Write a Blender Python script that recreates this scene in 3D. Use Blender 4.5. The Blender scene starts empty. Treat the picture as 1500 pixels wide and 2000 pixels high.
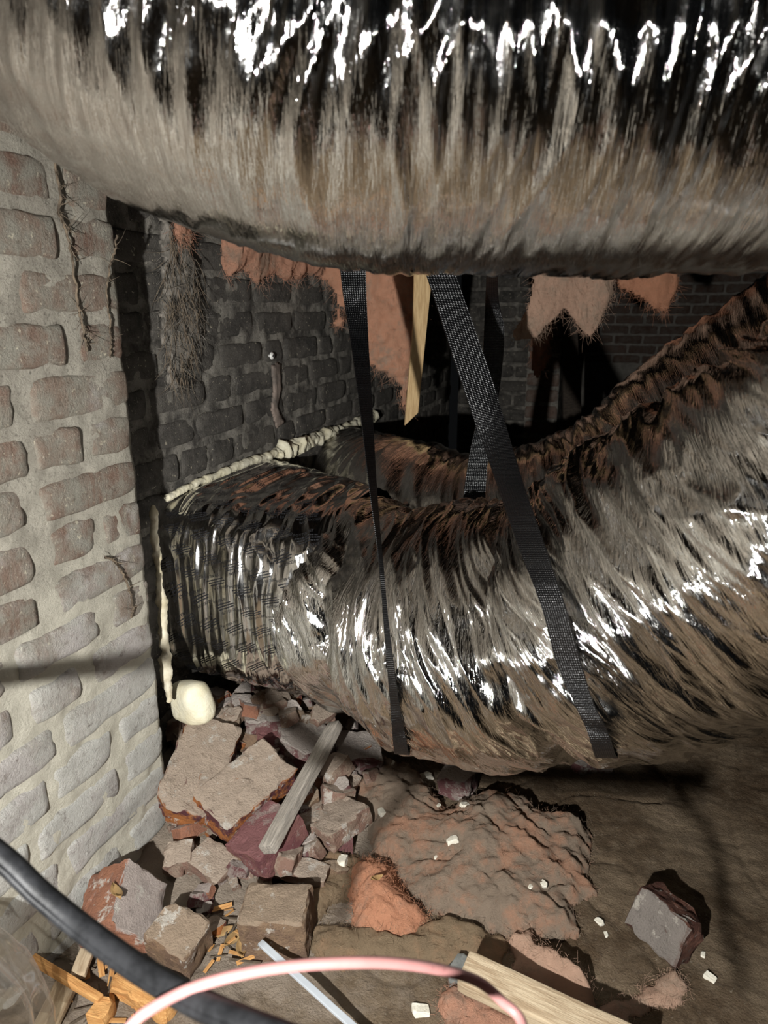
import bpy, bmesh, math, random
import numpy as np
from mathutils import Vector, Matrix

# ------------------------------------------------------------------ camera
F_PX = 1386.0
YAW, PITCH = math.radians(20), math.radians(16.1)
CAM = np.array([0.0, 0.0, 1.03])
RT = np.array([math.cos(YAW), math.sin(YAW), 0.0])
FW = np.array([-math.sin(YAW) * math.cos(PITCH), math.cos(YAW) * math.cos(PITCH), -math.sin(PITCH)])
UP = np.cross(RT, FW)
scene = bpy.context.scene
COL = scene.collection
cam_d = bpy.data.cameras.new('camera')
cam_d.sensor_fit = 'VERTICAL'
cam_d.sensor_height = 36.0
cam_d.lens = F_PX / 2000 * 36.0
cam_d.clip_start = 0.02
cam_d.dof.use_dof = True
cam_d.dof.focus_distance = 1.32
cam_d.dof.aperture_fstop = 6.5
cam = bpy.data.objects.new('camera', cam_d)
COL.objects.link(cam)
M = Matrix(((RT[0], UP[0], -FW[0], CAM[0]), (RT[1], UP[1], -FW[1], CAM[1]), (RT[2], UP[2], -FW[2], CAM[2]), (0, 0, 0, 1)))
cam.matrix_world = M
scene.camera = cam
# ------------------------------------------------------------------ light: a hand torch held low and left of the camera
LIGHT_POS = CAM - 0.28 * RT - 0.17 * UP - 0.16 * FW
ld = bpy.data.lights.new('hand_torch', 'SPOT')
ld.energy = 155.0
ld.color = (1.0, 0.99, 0.955)
ld.spot_size = math.radians(136)
ld.spot_blend = 1.0
ld.shadow_soft_size = 0.011
lo = bpy.data.objects.new('hand_torch', ld)
COL.objects.link(lo)
lo.location = LIGHT_POS
aim = CAM + 1.3 * (FW + RT * (600 - 750) / F_PX + UP * (1000 - 1330) / F_PX)
lo.rotation_euler = Vector(aim - LIGHT_POS).to_track_quat('-Z', 'Y').to_euler()
world = bpy.data.worlds.new('crawl_space_dark')
scene.world = world
world.use_nodes = True
world.node_tree.nodes['Background'].inputs[0].default_value = (0.9, 0.95, 1.0, 1)
world.node_tree.nodes['Background'].inputs[1].default_value = 0.004
scene.view_settings.view_transform = 'Standard'
scene.view_settings.look = 'None'
scene.view_settings.exposure = 0.0
scene.view_settings.gamma = 1.0
scene.view_settings.use_curve_mapping = False

# ------------------------------------------------------------------ maths helpers
rng = np.random.default_rng(7)
random.seed(7)
_perm = np.arange(256); np.random.default_rng(3).shuffle(_perm)
_perm = np.concatenate([_perm, _perm, _perm])
_g = np.random.default_rng(5).normal(size=(256, 3)); _g /= np.linalg.norm(_g, axis=1)[:, None]

def noise(x, y, z=0.0):
    x, y, z = np.broadcast_arrays(np.asarray(x, float), np.asarray(y, float), np.asarray(z, float))
    xi, yi, zi = np.floor(x).astype(int), np.floor(y).astype(int), np.floor(z).astype(int)
    xf, yf, zf = x - xi, y - yi, z - zi
    u, v, w = (t * t * t * (t * (t * 6 - 15) + 10) for t in (xf, yf, zf))
    xi &= 255; yi &= 255; zi &= 255
    def gr(dx, dy, dz):
        h = _perm[_perm[_perm[xi + dx] + yi + dy] + zi + dz]
        g = _g[h]
        return g[..., 0] * (xf - dx) + g[..., 1] * (yf - dy) + g[..., 2] * (zf - dz)
    def lerp(a, b, t): return a + (b - a) * t
    return 1.5 * lerp(lerp(lerp(gr(0, 0, 0), gr(1, 0, 0), u), lerp(gr(0, 1, 0), gr(1, 1, 0), u), v),
                      lerp(lerp(gr(0, 0, 1), gr(1, 0, 1), u), lerp(gr(0, 1, 1), gr(1, 1, 1), u), v), w)

def fbm(x, y, z=0.0, o=3):
    r, a = 0, 1.0
    for i in range(o):
        r = r + a * noise(np.asarray(x) * 2 ** i + 17.3 * i, np.asarray(y) * 2 ** i + 5.1 * i, np.asarray(z) * 2 ** i)
        a *= 0.5
    return r

def ridge(x, y, z=0.0): return 1.0 - 2.2 * np.abs(noise(x, y, z))
def ray(px, py): return FW + RT * (px - 750) / F_PX + UP * (1000 - py) / F_PX
def at(px, py, d): return CAM + ray(px, py) * d
def on_x(px, py, X): q = ray(px, py); return CAM + q * ((X - CAM[0]) / q[0])
def on_z(px, py, Z): q = ray(px, py); return CAM + q * ((Z - CAM[2]) / q[2])
def proj(p):
    p = np.asarray(p, float) - CAM
    d = p @ FW
    return 750 + F_PX * (p @ RT) / d, 1000 - F_PX * (p @ UP) / d, d

def ground_h(x, y):
    x, y = np.asarray(x, float), np.asarray(y, float)
    h = 0.115 * np.exp(-((x + 0.84) / 0.24) ** 2) * np.clip((y - 0.75) / 0.5, 0, 1) * np.clip((2.6 - y) / 0.5, 0, 1)
    h = h + 0.018 * noise(x * 2.1, y * 2.1, 3.3) + 0.008 * noise(x * 6, y * 6, 1.7)
    return h

def gnd(px, py, dh=0.0):
    q = ray(px, py); z = 0.02
    for _ in range(12):
        p = CAM + q * ((z - CAM[2]) / q[2])
        z = float(ground_h(p[0], p[1])) + dh
    return p

def spline(P, n):
    """Catmull-Rom through rows of P, n samples."""
    P = np.asarray(P, float)
    Q = np.vstack([2 * P[0] - P[1], P, 2 * P[-1] - P[-2]])
    t = np.linspace(0, len(P) - 1 - 1e-9, n)
    i = t.astype(int); f = (t - i)[:, None]
    a, b, c, d = Q[i], Q[i + 1], Q[i + 2], Q[i + 3]
    return 0.5 * (2 * b + (c - a) * f + (2 * a - 5 * b + 4 * c - d) * f ** 2 + (3 * b - a - 3 * c + d) * f ** 3)

# ------------------------------------------------------------------ material helpers
class NT:
    def __init__(self, name):
        self.m = bpy.data.materials.new(name); self.m.use_nodes = True
        self.t = self.m.node_tree; self.b = self.t.nodes['Principled BSDF']
    def n(self, typ, **kw):
        nd = self.t.nodes.new(typ)
        for k, v in kw.items():
            if k in nd.inputs: nd.inputs[k].default_value = v
            else: setattr(nd, k, v)
        return nd
    def l(self, a, b): self.t.links.new(a, b)
    def coord(self, kind='Object', scale=(1, 1, 1)):
        tc = self.n('ShaderNodeTexCoord'); mp = self.n('ShaderNodeMapping')
        mp.inputs['Scale'].default_value = scale
        self.l(tc.outputs[kind], mp.inputs['Vector']); return mp.outputs[0]
    def noise(self, vec, scale, detail=4, rough=0.6, dist=0.0):
        nd = self.n('ShaderNodeTexNoise')
        nd.inputs['Scale'].default_value = scale; nd.inputs['Detail'].default_value = detail
        nd.inputs['Roughness'].default_value = rough; nd.inputs['Distortion'].default_value = dist
        self.l(vec, nd.inputs['Vector']); return nd.outputs['Fac']
    def ramp(self, fac, lo, hi, inv=False):
        mr = self.n('ShaderNodeMapRange'); mr.interpolation_type = 'SMOOTHSTEP'
        mr.inputs[1].default_value = lo; mr.inputs[2].default_value = hi
        if inv: mr.inputs[3].default_value = 1; mr.inputs[4].default_value = 0
        self.l(fac, mr.inputs[0]); return mr.outputs[0]
    def mix(self, fac, a, b):
        mx = self.n('ShaderNodeMix'); mx.data_type = 'RGBA'
        if isinstance(fac, (int, float)): mx.inputs[0].default_value = fac
        else: self.l(fac, mx.inputs[0])
        for s, v in ((6, a), (7, b)):
            if isinstance(v, tuple): mx.inputs[s].default_value = (*v, 1)
            else: self.l(v, mx.inputs[s])
        return mx.outputs[2]
    def math(self, op, a, b=0.5):
        nd = self.n('ShaderNodeMath'); nd.operation = op
        for i, v in enumerate((a, b)):
            if isinstance(v, (int, float)): nd.inputs[i].default_value = v
            else: self.l(v, nd.inputs[i])
        return nd.outputs[0]
    def bump(self, h, dist=0.002, strength=0.6):
        b = self.n('ShaderNodeBump'); b.inputs['Strength'].default_value = strength
        b.inputs['Distance'].default_value = dist
        self.l(h, b.inputs['Height']); self.l(b.outputs[0], self.b.inputs['Normal']); return b
    def base(self, c):
        if isinstance(c, tuple): self.b.inputs['Base Color'].default_value = (*c, 1)
        else: self.l(c, self.b.inputs['Base Color'])
    def set(self, **kw):
        for k, v in kw.items(): self.b.inputs[k.replace('_', ' ')].default_value = v

def rnd_out(N): return N.n('ShaderNodeObjectInfo').outputs['Random']

def mat_wall_brick(name, ca, cb, dust, dust_amt, wash=False, spots=True):
    N = NT(name); v = N.coord('Object')
    geo = N.n('ShaderNodeNewGeometry'); wv = geo.outputs['Position']
    c = N.mix(rnd_out(N), ca, cb)
    n1 = N.noise(wv, 22, 5, 0.65)
    c = N.mix(N.ramp(n1, 0.36, 0.66), c, dust)
    mp = N.n('ShaderNodeMapping'); mp.inputs['Scale'].default_value = (40, 90, 9); N.l(wv, mp.inputs[0])
    st = N.noise(mp.outputs[0], 1.0, 3)
    c = N.mix(N.math('MULTIPLY', N.ramp(st, 0.45, 0.75), dust_amt), c, dust)
    if spots:
        sp = N.noise(wv, 130, 2, 0.5)
        c = N.mix(N.math('MULTIPLY', N.ramp(sp, 0.66, 0.72), 0.75), c, (0.52, 0.47, 0.36))
    if wash:
        sx = N.n('ShaderNodeSeparateXYZ'); N.l(wv, sx.inputs[0])
        zz = N.math('ADD', sx.outputs[2], N.math('MULTIPLY', N.noise(wv, 7, 4), 0.9))
        w = N.math('MULTIPLY', N.ramp(zz, 0.72, 1.12, True), 0.92)
        wc = N.mix(N.noise(wv, 18, 4), (0.40, 0.395, 0.375), (0.66, 0.65, 0.60))
        c = N.mix(w, c, wc)
        # grey bloom patches in the middle courses
        bl = N.math('MULTIPLY', N.ramp(N.noise(wv, 9, 5, 0.7), 0.48, 0.64), N.ramp(zz, 1.25, 1.02))
        c = N.mix(bl, c, (0.42, 0.39, 0.37))
    # grime and pits, fine pale scuffs
    c = N.mix(N.math('MULTIPLY', N.ramp(N.noise(wv, 60, 6, 0.75), 0.53, 0.70), 0.55), c, tuple(0.45 * x for x in ca))
    c = N.mix(N.math('MULTIPLY', N.ramp(N.noise(wv, 210, 4, 0.7), 0.57, 0.68), 0.45), c, tuple(min(1, 1.7 * x) for x in dust))
    N.base(c); N.set(Roughness=0.92); N.b.inputs['Specular IOR Level'].default_value = 0.2
    h = N.math('ADD', N.noise(wv, 70, 8, 0.75), N.math('MULTIPLY', N.noise(wv, 300, 4, 0.7), 0.5))
    N.bump(h, 0.008, 0.9)
    return N.m

def mat_mortar(name, ca, cb, wash=False):
    N = NT(name); geo = N.n('ShaderNodeNewGeometry'); wv = geo.outputs['Position']
    c = N.mix(N.ramp(N.noise(wv, 16, 5, 0.65), 0.35, 0.66), ca, cb)
    c = N.mix(N.math('MULTIPLY', N.ramp(N.noise(wv, 160, 3), 0.56, 0.68), 0.6), c, tuple(0.45 * x for x in ca))
    if wash:
        sx = N.n('ShaderNodeSeparateXYZ'); N.l(wv, sx.inputs[0])
        zz = N.math('ADD', sx.outputs[2], N.math('MULTIPLY', N.noise(wv, 7, 4), 0.6))
        c = N.mix(N.ramp(zz, 0.55, 1.2, True), c, (0.74, 0.70, 0.58))
    N.base(c); N.set(Roughness=0.95); N.b.inputs['Specular IOR Level'].default_value = 0.15
    N.bump(N.math('ADD', N.noise(wv, 130, 8, 0.8), N.noise(wv, 45, 6, 0.7)), 0.011, 0.95)
    return N.m

def mat_rubble(name, ca, cb, dust, bias=0.0, patch=(0.62, 0.58, 0.52)):
    N = NT(name); v = N.coord('Object'); tc = N.n('ShaderNodeTexCoord')
    rz = rnd_out(N)
    off = N.n('ShaderNodeVectorMath', operation='ADD'); N.l(v, off.inputs[0])
    cx = N.n('ShaderNodeCombineXYZ'); N.l(N.math('MULTIPLY', rz, 37.0), cx.inputs[0]); N.l(cx.outputs[0], off.inputs[1])
    vv = off.outputs[0]
    clay = N.mix(N.ramp(N.noise(vv, 30, 5, 0.7), 0.44, 0.56), ca, cb)
    sx = N.n('ShaderNodeSeparateXYZ'); N.l(tc.outputs['Normal'], sx.inputs[0])
    top = N.math('ADD', N.math('ABSOLUTE', sx.outputs[2]), N.math('MULTIPLY', N.math('SUBTRACT', N.noise(vv, 18, 5, 0.65), 0.5), 1.5))
    dc = N.mix(N.noise(vv, 26, 5), dust, tuple(min(1, x * 1.35) for x in dust))
    c = N.mix(N.ramp(top, 0.42 + bias, 0.75 + bias), clay, dc)
    c = N.mix(N.math('MULTIPLY', N.ramp(N.noise(vv, 21, 6, 0.75), 0.565, 0.63), 0.8), c, patch)
    c = N.mix(N.math('MULTIPLY', N.ramp(N.noise(vv, 48, 6, 0.75), 0.55, 0.68), 0.5), c, tuple(0.5 * x for x in dust))
    N.base(c); N.set(Roughness=0.93); N.b.inputs['Specular IOR Level'].default_value = 0.2
    N.bump(N.math('ADD', N.noise(vv, 70, 8, 0.78), N.math('MULTIPLY', N.noise(vv, 300, 4), 0.5)), 0.010, 0.9)
    return N.m

def mat_plain(name, ca, cb, scale=20, rough=0.9, bump=0.002, bscale=120, spec=0.3, stretch=(1, 1, 1), kind='Object'):
    N = NT(name); v = N.coord(kind, stretch)
    N.base(N.mix(N.ramp(N.noise(v, scale, 5, 0.6), 0.33, 0.67), ca, cb))
    N.set(Roughness=rough); N.b.inputs['Specular IOR Level'].default_value = spec
    if bump: N.bump(N.noise(v, bscale, 5, 0.65), bump, 0.8)
    return N.m

def mat_insul(name, pink, grey, amount):
    N = NT(name); geo = N.n('ShaderNodeNewGeometry'); wv = geo.outputs['Position']
    f = N.math('ADD', N.noise(wv, 11, 5, 0.65), N.math('MULTIPLY', N.math('SUBTRACT', N.noise(wv, 38, 4), 0.5), 0.5))
    c = N.mix(N.ramp(f, 0.62 - amount * 0.45, 0.86 - amount * 0.45), grey, pink)
    c = N.mix(N.math('MULTIPLY', N.ramp(N.noise(wv, 70, 5, 0.7), 0.57, 0.72), 0.35), c, tuple(x * 0.6 for x in grey))
    N.base(c); N.set(Roughness=1.0); N.b.inputs['Specular IOR Level'].default_value = 0.05
    c = N.mix(N.math('MULTIPLY', N.ramp(N.noise(wv, 26, 7, 0.75, 1.5), 0.52, 0.72), 0.35), c, tuple(min(1, 1.35 * x) for x in grey))
    c = N.mix(N.math('MULTIPLY', N.ramp(N.noise(wv, 150, 5, 0.75, 2.5), 0.52, 0.72), 0.28), c, tuple(0.55 * x for x in grey))
    N.base(c)
    h = N.math('ADD', N.noise(wv, 90, 9, 0.8, 2.2), N.math('MULTIPLY', N.noise(wv, 300, 5, 0.75, 3.0), 0.7))
    N.bump(h, 0.009, 0.9)
    return N.m

def mat_foil(name, base, rough, b1, b2):
    """aluminised film: smooth mirror-like film broken by creases that run round the duct (UV: u along, v around, metres)"""
    N = NT(name)
    v = N.coord('UV', (260, 16, 1)); v2 = N.coord('UV', (560, 70, 1)); v3 = N.coord('UV', (1, 1, 1))
    a = N.math('ABSOLUTE', N.math('SUBTRACT', N.noise(v, 1.0, 3, 0.55, 0.6), 0.5))
    b = N.math('ABSOLUTE', N.math('SUBTRACT', N.noise(v2, 1.0, 2, 0.5, 0.8), 0.5))
    h = N.math('ADD', N.math('MULTIPLY', a, b1), N.math('MULTIPLY', b, b2))
    N.base(N.mix(N.ramp(N.noise(v3, 9, 4), 0.35, 0.65), base, tuple(x * 0.86 for x in base)))
    N.set(Metallic=1.0)
    r = N.math('ADD', rough, N.math('MULTIPLY', N.ramp(N.noise(v3, 30, 5), 0.45, 0.8), 0.10))
    N.l(r, N.b.inputs['Roughness'])
    N.bump(h, 0.0022, 1.0)
    return N.m

MT = {}
MT['pier_brick'] = mat_wall_brick('pier_brick', (0.17, 0.105, 0.078), (0.22, 0.165, 0.128), (0.25, 0.235, 0.195), 0.7, wash=True)
MT['soot_brick'] = mat_wall_brick('soot_brick', (0.05, 0.047, 0.043), (0.085, 0.077, 0.068), (0.12, 0.11, 0.097), 0.5, spots=True)
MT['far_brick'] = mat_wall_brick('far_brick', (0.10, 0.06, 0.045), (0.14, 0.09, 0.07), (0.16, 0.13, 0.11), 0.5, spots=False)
MT['pier_mortar'] = mat_mortar('pier_mortar', (0.33, 0.30, 0.25), (0.47, 0.435, 0.365), wash=True)
MT['soot_mortar'] = mat_mortar('soot_mortar', (0.085, 0.078, 0.07), (0.36, 0.335, 0.29))
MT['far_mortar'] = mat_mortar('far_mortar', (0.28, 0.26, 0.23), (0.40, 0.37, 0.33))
MT['foil_top'] = mat_foil('foil_top', (0.84, 0.83, 0.81), 0.05, 0.9, 0.25)
MT['foil_main'] = mat_foil('foil_main', (0.84, 0.83, 0.81), 0.06, 1.0, 0.35)
MT['foil_back'] = mat_foil('foil_back', (0.80, 0.79, 0.77), 0.12, 1.0, 0.35)
MT['foil_sleeve'] = mat_foil('foil_sleeve', (0.80, 0.79, 0.77), 0.12, 0.16, 0.06)
MT['ink'] = mat_plain('ink', (0.012, 0.012, 0.014), (0.02, 0.02, 0.022), bump=0, rough=0.5)
MT['foam'] = mat_plain('spray_foam', (0.72, 0.66, 0.47), (0.80, 0.76, 0.60), 25, 0.6, 0.003, 90)
MT['foam_dirty'] = mat_plain('spray_foam_dirty', (0.50, 0.44, 0.30), (0.68, 0.63, 0.50), 25, 0.7, 0.003, 90)
MT['wood_grey'] = mat_plain('weathered_wood', (0.22, 0.20, 0.175), (0.40, 0.36, 0.31), 30, 0.85, 0.002, 60, stretch=(1, 12, 12))
MT['wood_tan'] = mat_plain('tan_wood', (0.46, 0.32, 0.17), (0.62, 0.45, 0.25), 24, 0.75, 0.0015, 60, stretch=(1, 12, 12))
MT['wood_orange'] = mat_plain('orange_wood', (0.42, 0.20, 0.065), (0.58, 0.32, 0.12), 24, 0.75, 0.002, 60, stretch=(1, 10, 10))
MT['wood_plank'] = mat_plain('plank_wood', (0.33, 0.24, 0.15), (0.52, 0.42, 0.29), 16, 0.85, 0.002, 60, stretch=(1, 9, 9))
MT['wood_dark'] = mat_plain('dark_joist_wood', (0.030, 0.023, 0.018), (0.055, 0.042, 0.032), 16, 0.85, 0.002, 60, stretch=(1, 9, 9))
MT['twig'] = mat_plain('twig', (0.055, 0.042, 0.03), (0.15, 0.115, 0.08), 60, 0.9, 0.001, 200)
MT['web'] = mat_plain('dusty_web', (0.075, 0.068, 0.058), (0.20, 0.18, 0.155), 60, 0.95, 0.001, 200)
MT['leaf'] = mat_plain('dead_leaf', (0.25, 0.15, 0.06), (0.36, 0.24, 0.11), 40, 0.8, 0.001, 200)
MT['black_cable'] = mat_plain('black_cable', (0.005, 0.0053, 0.006), (0.014, 0.0145, 0.016), 60, 0.48, 0.0008, 90, 0.16)
MT['pink_cable'] = mat_plain('pink_cable', (0.27, 0.125, 0.118), (0.30, 0.145, 0.137), 30, 0.45, 0, 1, 0.4)
MT['pink_print'] = mat_plain('pink_print', (0.20, 0.08, 0.08), (0.24, 0.1, 0.1), bump=0, rough=0.5)
MT['white_plastic'] = mat_plain('white_plastic', (0.40, 0.43, 0.47), (0.44, 0.47, 0.50), 30, 0.45, 0, 1, 0.4)
MT['metal'] = mat_plain('screw_metal', (0.55, 0.54, 0.52), (0.7, 0.69, 0.66), 30, 0.4, 0, 1, 0.5)
MT['stone_grey'] = mat_plain('grey_stone', (0.12, 0.125, 0.12), (0.19, 0.195, 0.18), 40, 0.85, 0.002, 90)
MT['crumb'] = mat_plain('white_crumb', (0.70, 0.66, 0.55), (0.80, 0.77, 0.67), 60, 0.9, 0.002, 150)
MT['drip'] = mat_plain('mortar_drip', (0.13, 0.11, 0.095), (0.24, 0.19, 0.16), 30, 0.9, 0.004, 90)
MT['ins_grey'] = mat_insul('insulation_dusty', (0.58, 0.33, 0.22), (0.40, 0.31, 0.235), 0.42)
MT['ins_pink'] = mat_insul('insulation_pink', (0.82, 0.39, 0.235), (0.60, 0.34, 0.23), 0.9)
MT['ins_brown'] = mat_insul('insulation_brown', (0.48, 0.31, 0.19), (0.36, 0.265, 0.17), 0.4)
MT['ins_pale'] = mat_insul('insulation_pale', (0.76, 0.49, 0.355), (0.60, 0.43, 0.32), 0.65)
MT['ins_flap'] = mat_insul('insulation_flap', (0.84, 0.44, 0.285), (0.62, 0.41, 0.30), 0.75)
MT['ins_hang'] = mat_insul('insulation_hanging', (0.76, 0.40, 0.27), (0.48, 0.32, 0.235), 0.75)

def mat_ground():
    N = NT('packed_dirt'); geo = N.n('ShaderNodeNewGeometry'); wv = geo.outputs['Position']
    c = N.mix(N.ramp(N.noise(wv, 4.2, 5, 0.62), 0.36, 0.64), (0.10, 0.066, 0.038), (0.235, 0.175, 0.115))
    c = N.mix(N.math('MULTIPLY', N.ramp(N.noise(wv, 26, 6, 0.72), 0.46, 0.7), 0.6), c, (0.27, 0.205, 0.14))
    c = N.mix(N.math('MULTIPLY', N.ramp(N.noise(wv, 150, 3, 0.6), 0.66, 0.72), 0.7), c, (0.5, 0.43, 0.32))
    c = N.mix(N.math('MULTIPLY', N.ramp(N.noise(wv, 75, 7, 0.78), 0.50, 0.68), 0.6), c, (0.065, 0.046, 0.03))
    # spilt mortar and brick dust round the heap
    sb = N.n('ShaderNodeVectorMath', operation='DISTANCE'); N.l(wv, sb.inputs[0]); sb.inputs[1].default_value = (-0.68, 1.0, 0.03)
    dd = N.math('ADD', sb.outputs['Value'], N.math('MULTIPLY', N.math('SUBTRACT', N.noise(wv, 9, 6, 0.7), 0.5), 0.7))
    c = N.mix(N.math('MULTIPLY', N.ramp(dd, 0.28, 0.52, True), 0.85), c, N.mix(N.noise(wv, 30, 5, 0.7), (0.24, 0.19, 0.145), (0.46, 0.39, 0.32)))
    N.base(c); N.set(Roughness=0.93); N.b.inputs['Specular IOR Level'].default_value = 0.2
    N.bump(N.math('ADD', N.noise(wv, 60, 8, 0.78), N.math('MULTIPLY', N.noise(wv, 260, 3), 0.4)), 0.010, 0.9)
    return N.m
MT['ground'] = mat_ground()

def mat_webbing():
    N = NT('black_webbing'); v = N.coord('UV'); sx = N.n('ShaderNodeSeparateXYZ'); N.l(v, sx.inputs[0])
    w = N.math('SINE', N.math('MULTIPLY', sx.outputs[0], 2 * math.pi / 0.0034), 0)
    w2 = N.math('SINE', N.math('MULTIPLY', sx.outputs[1], 2 * math.pi / 0.0042), 0)
    h = N.math('ADD', N.math('MULTIPLY', w, 0.5), N.math('MULTIPLY', w2, 0.35))
    h = N.math('ADD', h, N.math('MULTIPLY', N.noise(v, 520, 2), 1.2))
    N.base((0.004, 0.004, 0.0045)); N.set(Roughness=0.28); N.b.inputs['Specular IOR Level'].default_value = 0.45
    N.bump(h, 0.0007, 0.9); return N.m
MT['webbing'] = mat_webbing()

def mat_clear():
    N = NT('clear_plastic'); out = N.t.nodes['Material Output']
    tr = N.n('ShaderNodeBsdfTransparent'); tr.inputs[0].default_value = (0.96, 0.95, 0.93, 1)
    df = N.n('ShaderNodeBsdfTranslucent'); df.inputs[0].default_value = (0.8, 0.77, 0.74, 1)
    gl = N.n('ShaderNodeBsdfGlossy'); gl.inputs['Roughness'].default_value = 0.08
    m1 = N.n('ShaderNodeMixShader'); m1.inputs[0].default_value = 0.30; N.l(tr.outputs[0], m1.inputs[1]); N.l(df.outputs[0], m1.inputs[2])
    m2 = N.n('ShaderNodeMixShader'); m2.inputs[0].default_value = 0.24; N.l(m1.outputs[0], m2.inputs[1]); N.l(gl.outputs[0], m2.inputs[2])
    N.l(m2.outputs[0], out.inputs['Surface']); return N.m
MT['clear'] = mat_clear()

# ------------------------------------------------------------------ object helpers
def link(name, me, mat=None, parent=None):
    if mat is not None:
        me.materials.clear(); me.materials.append(MT[mat] if isinstance(mat, str) else mat)
    o = bpy.data.objects.new(name, me); COL.objects.link(o)
    if parent is not None: o.parent = parent
    return o

def tag(o, label, cat, group=None, kind=None):
    if label: o['label'] = label
    if cat: o['category'] = cat
    if group: o['group'] = group
    if kind: o['kind'] = kind
    return o

def empty(name, loc, label, cat, group=None):
    o = bpy.data.objects.new(name, None); COL.objects.link(o); o.location = Vector(loc)
    o.empty_display_size = 0.05
    return tag(o, label, cat, group)

def child_mesh(name, V, F, mat, parent, **kw):
    """mesh given in world coordinates, parented to an empty at parent.location"""
    o = link(name, mesh(name, np.asarray(V, float) - np.array(parent.location), F, **kw), mat, parent)
    return o

def mesh(name, V, F, smooth=True, uv=None, sharp=None):
    me = bpy.data.meshes.new(name)
    V = np.asarray(V, np.float32)
    if isinstance(F, np.ndarray):
        k = F.shape[1]
        me.vertices.add(len(V)); me.vertices.foreach_set('co', V.ravel())
        me.loops.add(F.size); me.loops.foreach_set('vertex_index', F.astype(np.int32).ravel())
        me.polygons.add(len(F)); me.polygons.foreach_set('loop_start', np.arange(0, F.size, k, dtype=np.int32))
        me.update(calc_edges=True)
    else:
        me.from_pydata(V.tolist(), [], F)
    if uv is not None:
        ul = me.uv_layers.new(name='UV'); idx = np.empty(len(me.loops), np.int32); me.loops.foreach_get('vertex_index', idx)
        ul.data.foreach_set('uv', np.asarray(uv, np.float32)[idx].ravel())
    me.polygons.foreach_set('use_smooth', np.full(len(me.polygons), smooth))
    if sharp: me.set_sharp_from_angle(angle=math.radians(sharp))
    me.update()
    return me

def grid_faces(n, m, wrap=False):
    i, j = np.meshgrid(np.arange(n - 1), np.arange(m if wrap else m - 1), indexing='ij')
    j2 = (j + 1) % m
    return np.stack([i * m + j, (i + 1) * m + j, (i + 1) * m + j2, i * m + j2], -1).reshape(-1, 4)

def tube(P, r, sides=14, n=None, cap=True):
    P = np.asarray(P, float)
    if n: P = spline(P, n)
    n = len(P); r = np.broadcast_to(np.asarray(r, float), (n,)) if np.ndim(r) else np.full(n, r)
    T = np.gradient(P, axis=0); T /= np.linalg.norm(T, axis=1)[:, None]
    up = np.array([0, 0, 1.0]) if abs(T[0][2]) < 0.9 else np.array([1.0, 0, 0])
    A = np.zeros_like(P); a = np.cross(up, T[0]); a /= np.linalg.norm(a); A[0] = a
    for i in range(1, n):
        a = A[i - 1] - T[i] * (A[i - 1] @ T[i]); A[i] = a / np.linalg.norm(a)
    B = np.cross(T, A); th = np.linspace(0, 2 * math.pi, sides, endpoint=False)
    V = P[:, None] + r[:, None, None] * (A[:, None] * np.cos(th)[None, :, None] + B[:, None] * np.sin(th)[None, :, None])
    V = V.reshape(-1, 3); F = grid_faces(n, sides, True).tolist()
    if cap: F = F + [list(range(sides))[::-1], [(n - 1) * sides + k for k in range(sides)]]
    return V, F, (P, T, A, B)

def box_vf(l, w, h):
    V = [(sx * l / 2, sy * w / 2, sz * h / 2) for sx in (-1, 1) for sy in (-1, 1) for sz in (-1, 1)]
    return V, [(0, 1, 3, 2), (4, 6, 7, 5), (0, 4, 5, 1), (2, 3, 7, 6), (0, 2, 6, 4), (1, 5, 7, 3)]

def worn_box(name, l, w, h, seed, cuts=4, rnd=0.012, amp=0.003, freq=28, smooth=True):
    """a brick-like block: rounded corners, uneven faces"""
    bm = bmesh.new(); bmesh.ops.create_cube(bm, size=1.0)
    bmesh.ops.subdivide_edges(bm, edges=bm.edges[:], cuts=cuts, use_grid_fill=True)
    bmesh.ops.triangulate(bm, faces=bm.faces[:])
    V = np.array([v.co for v in bm.verts]) * 2
    # pull the grid lines towards the edges so that the rounding stays tight
    V = np.sign(V) * (1 - (1 - np.abs(V)) ** 1.6)
    hs = np.array([l, w, h]) / 2
    P = V * hs
    Q = np.clip(P, -(hs - rnd), hs - rnd); d = P - Q; L = np.linalg.norm(d, axis=1)[:, None]
    P = Q + np.where(L > 1e-9, d / np.maximum(L, 1e-9) * np.minimum(L, rnd), 0)
    k = seed * 13.7
    for a in range(3): P[:, a] += amp * fbm(P[:, 0] * freq + k, P[:, 1] * freq + 7 * a, P[:, 2] * freq + k, 3)
    F = [[v.index for v in f.verts] for f in bm.faces]; bm.free()
    return mesh(name, P, np.array(F), smooth)

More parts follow.
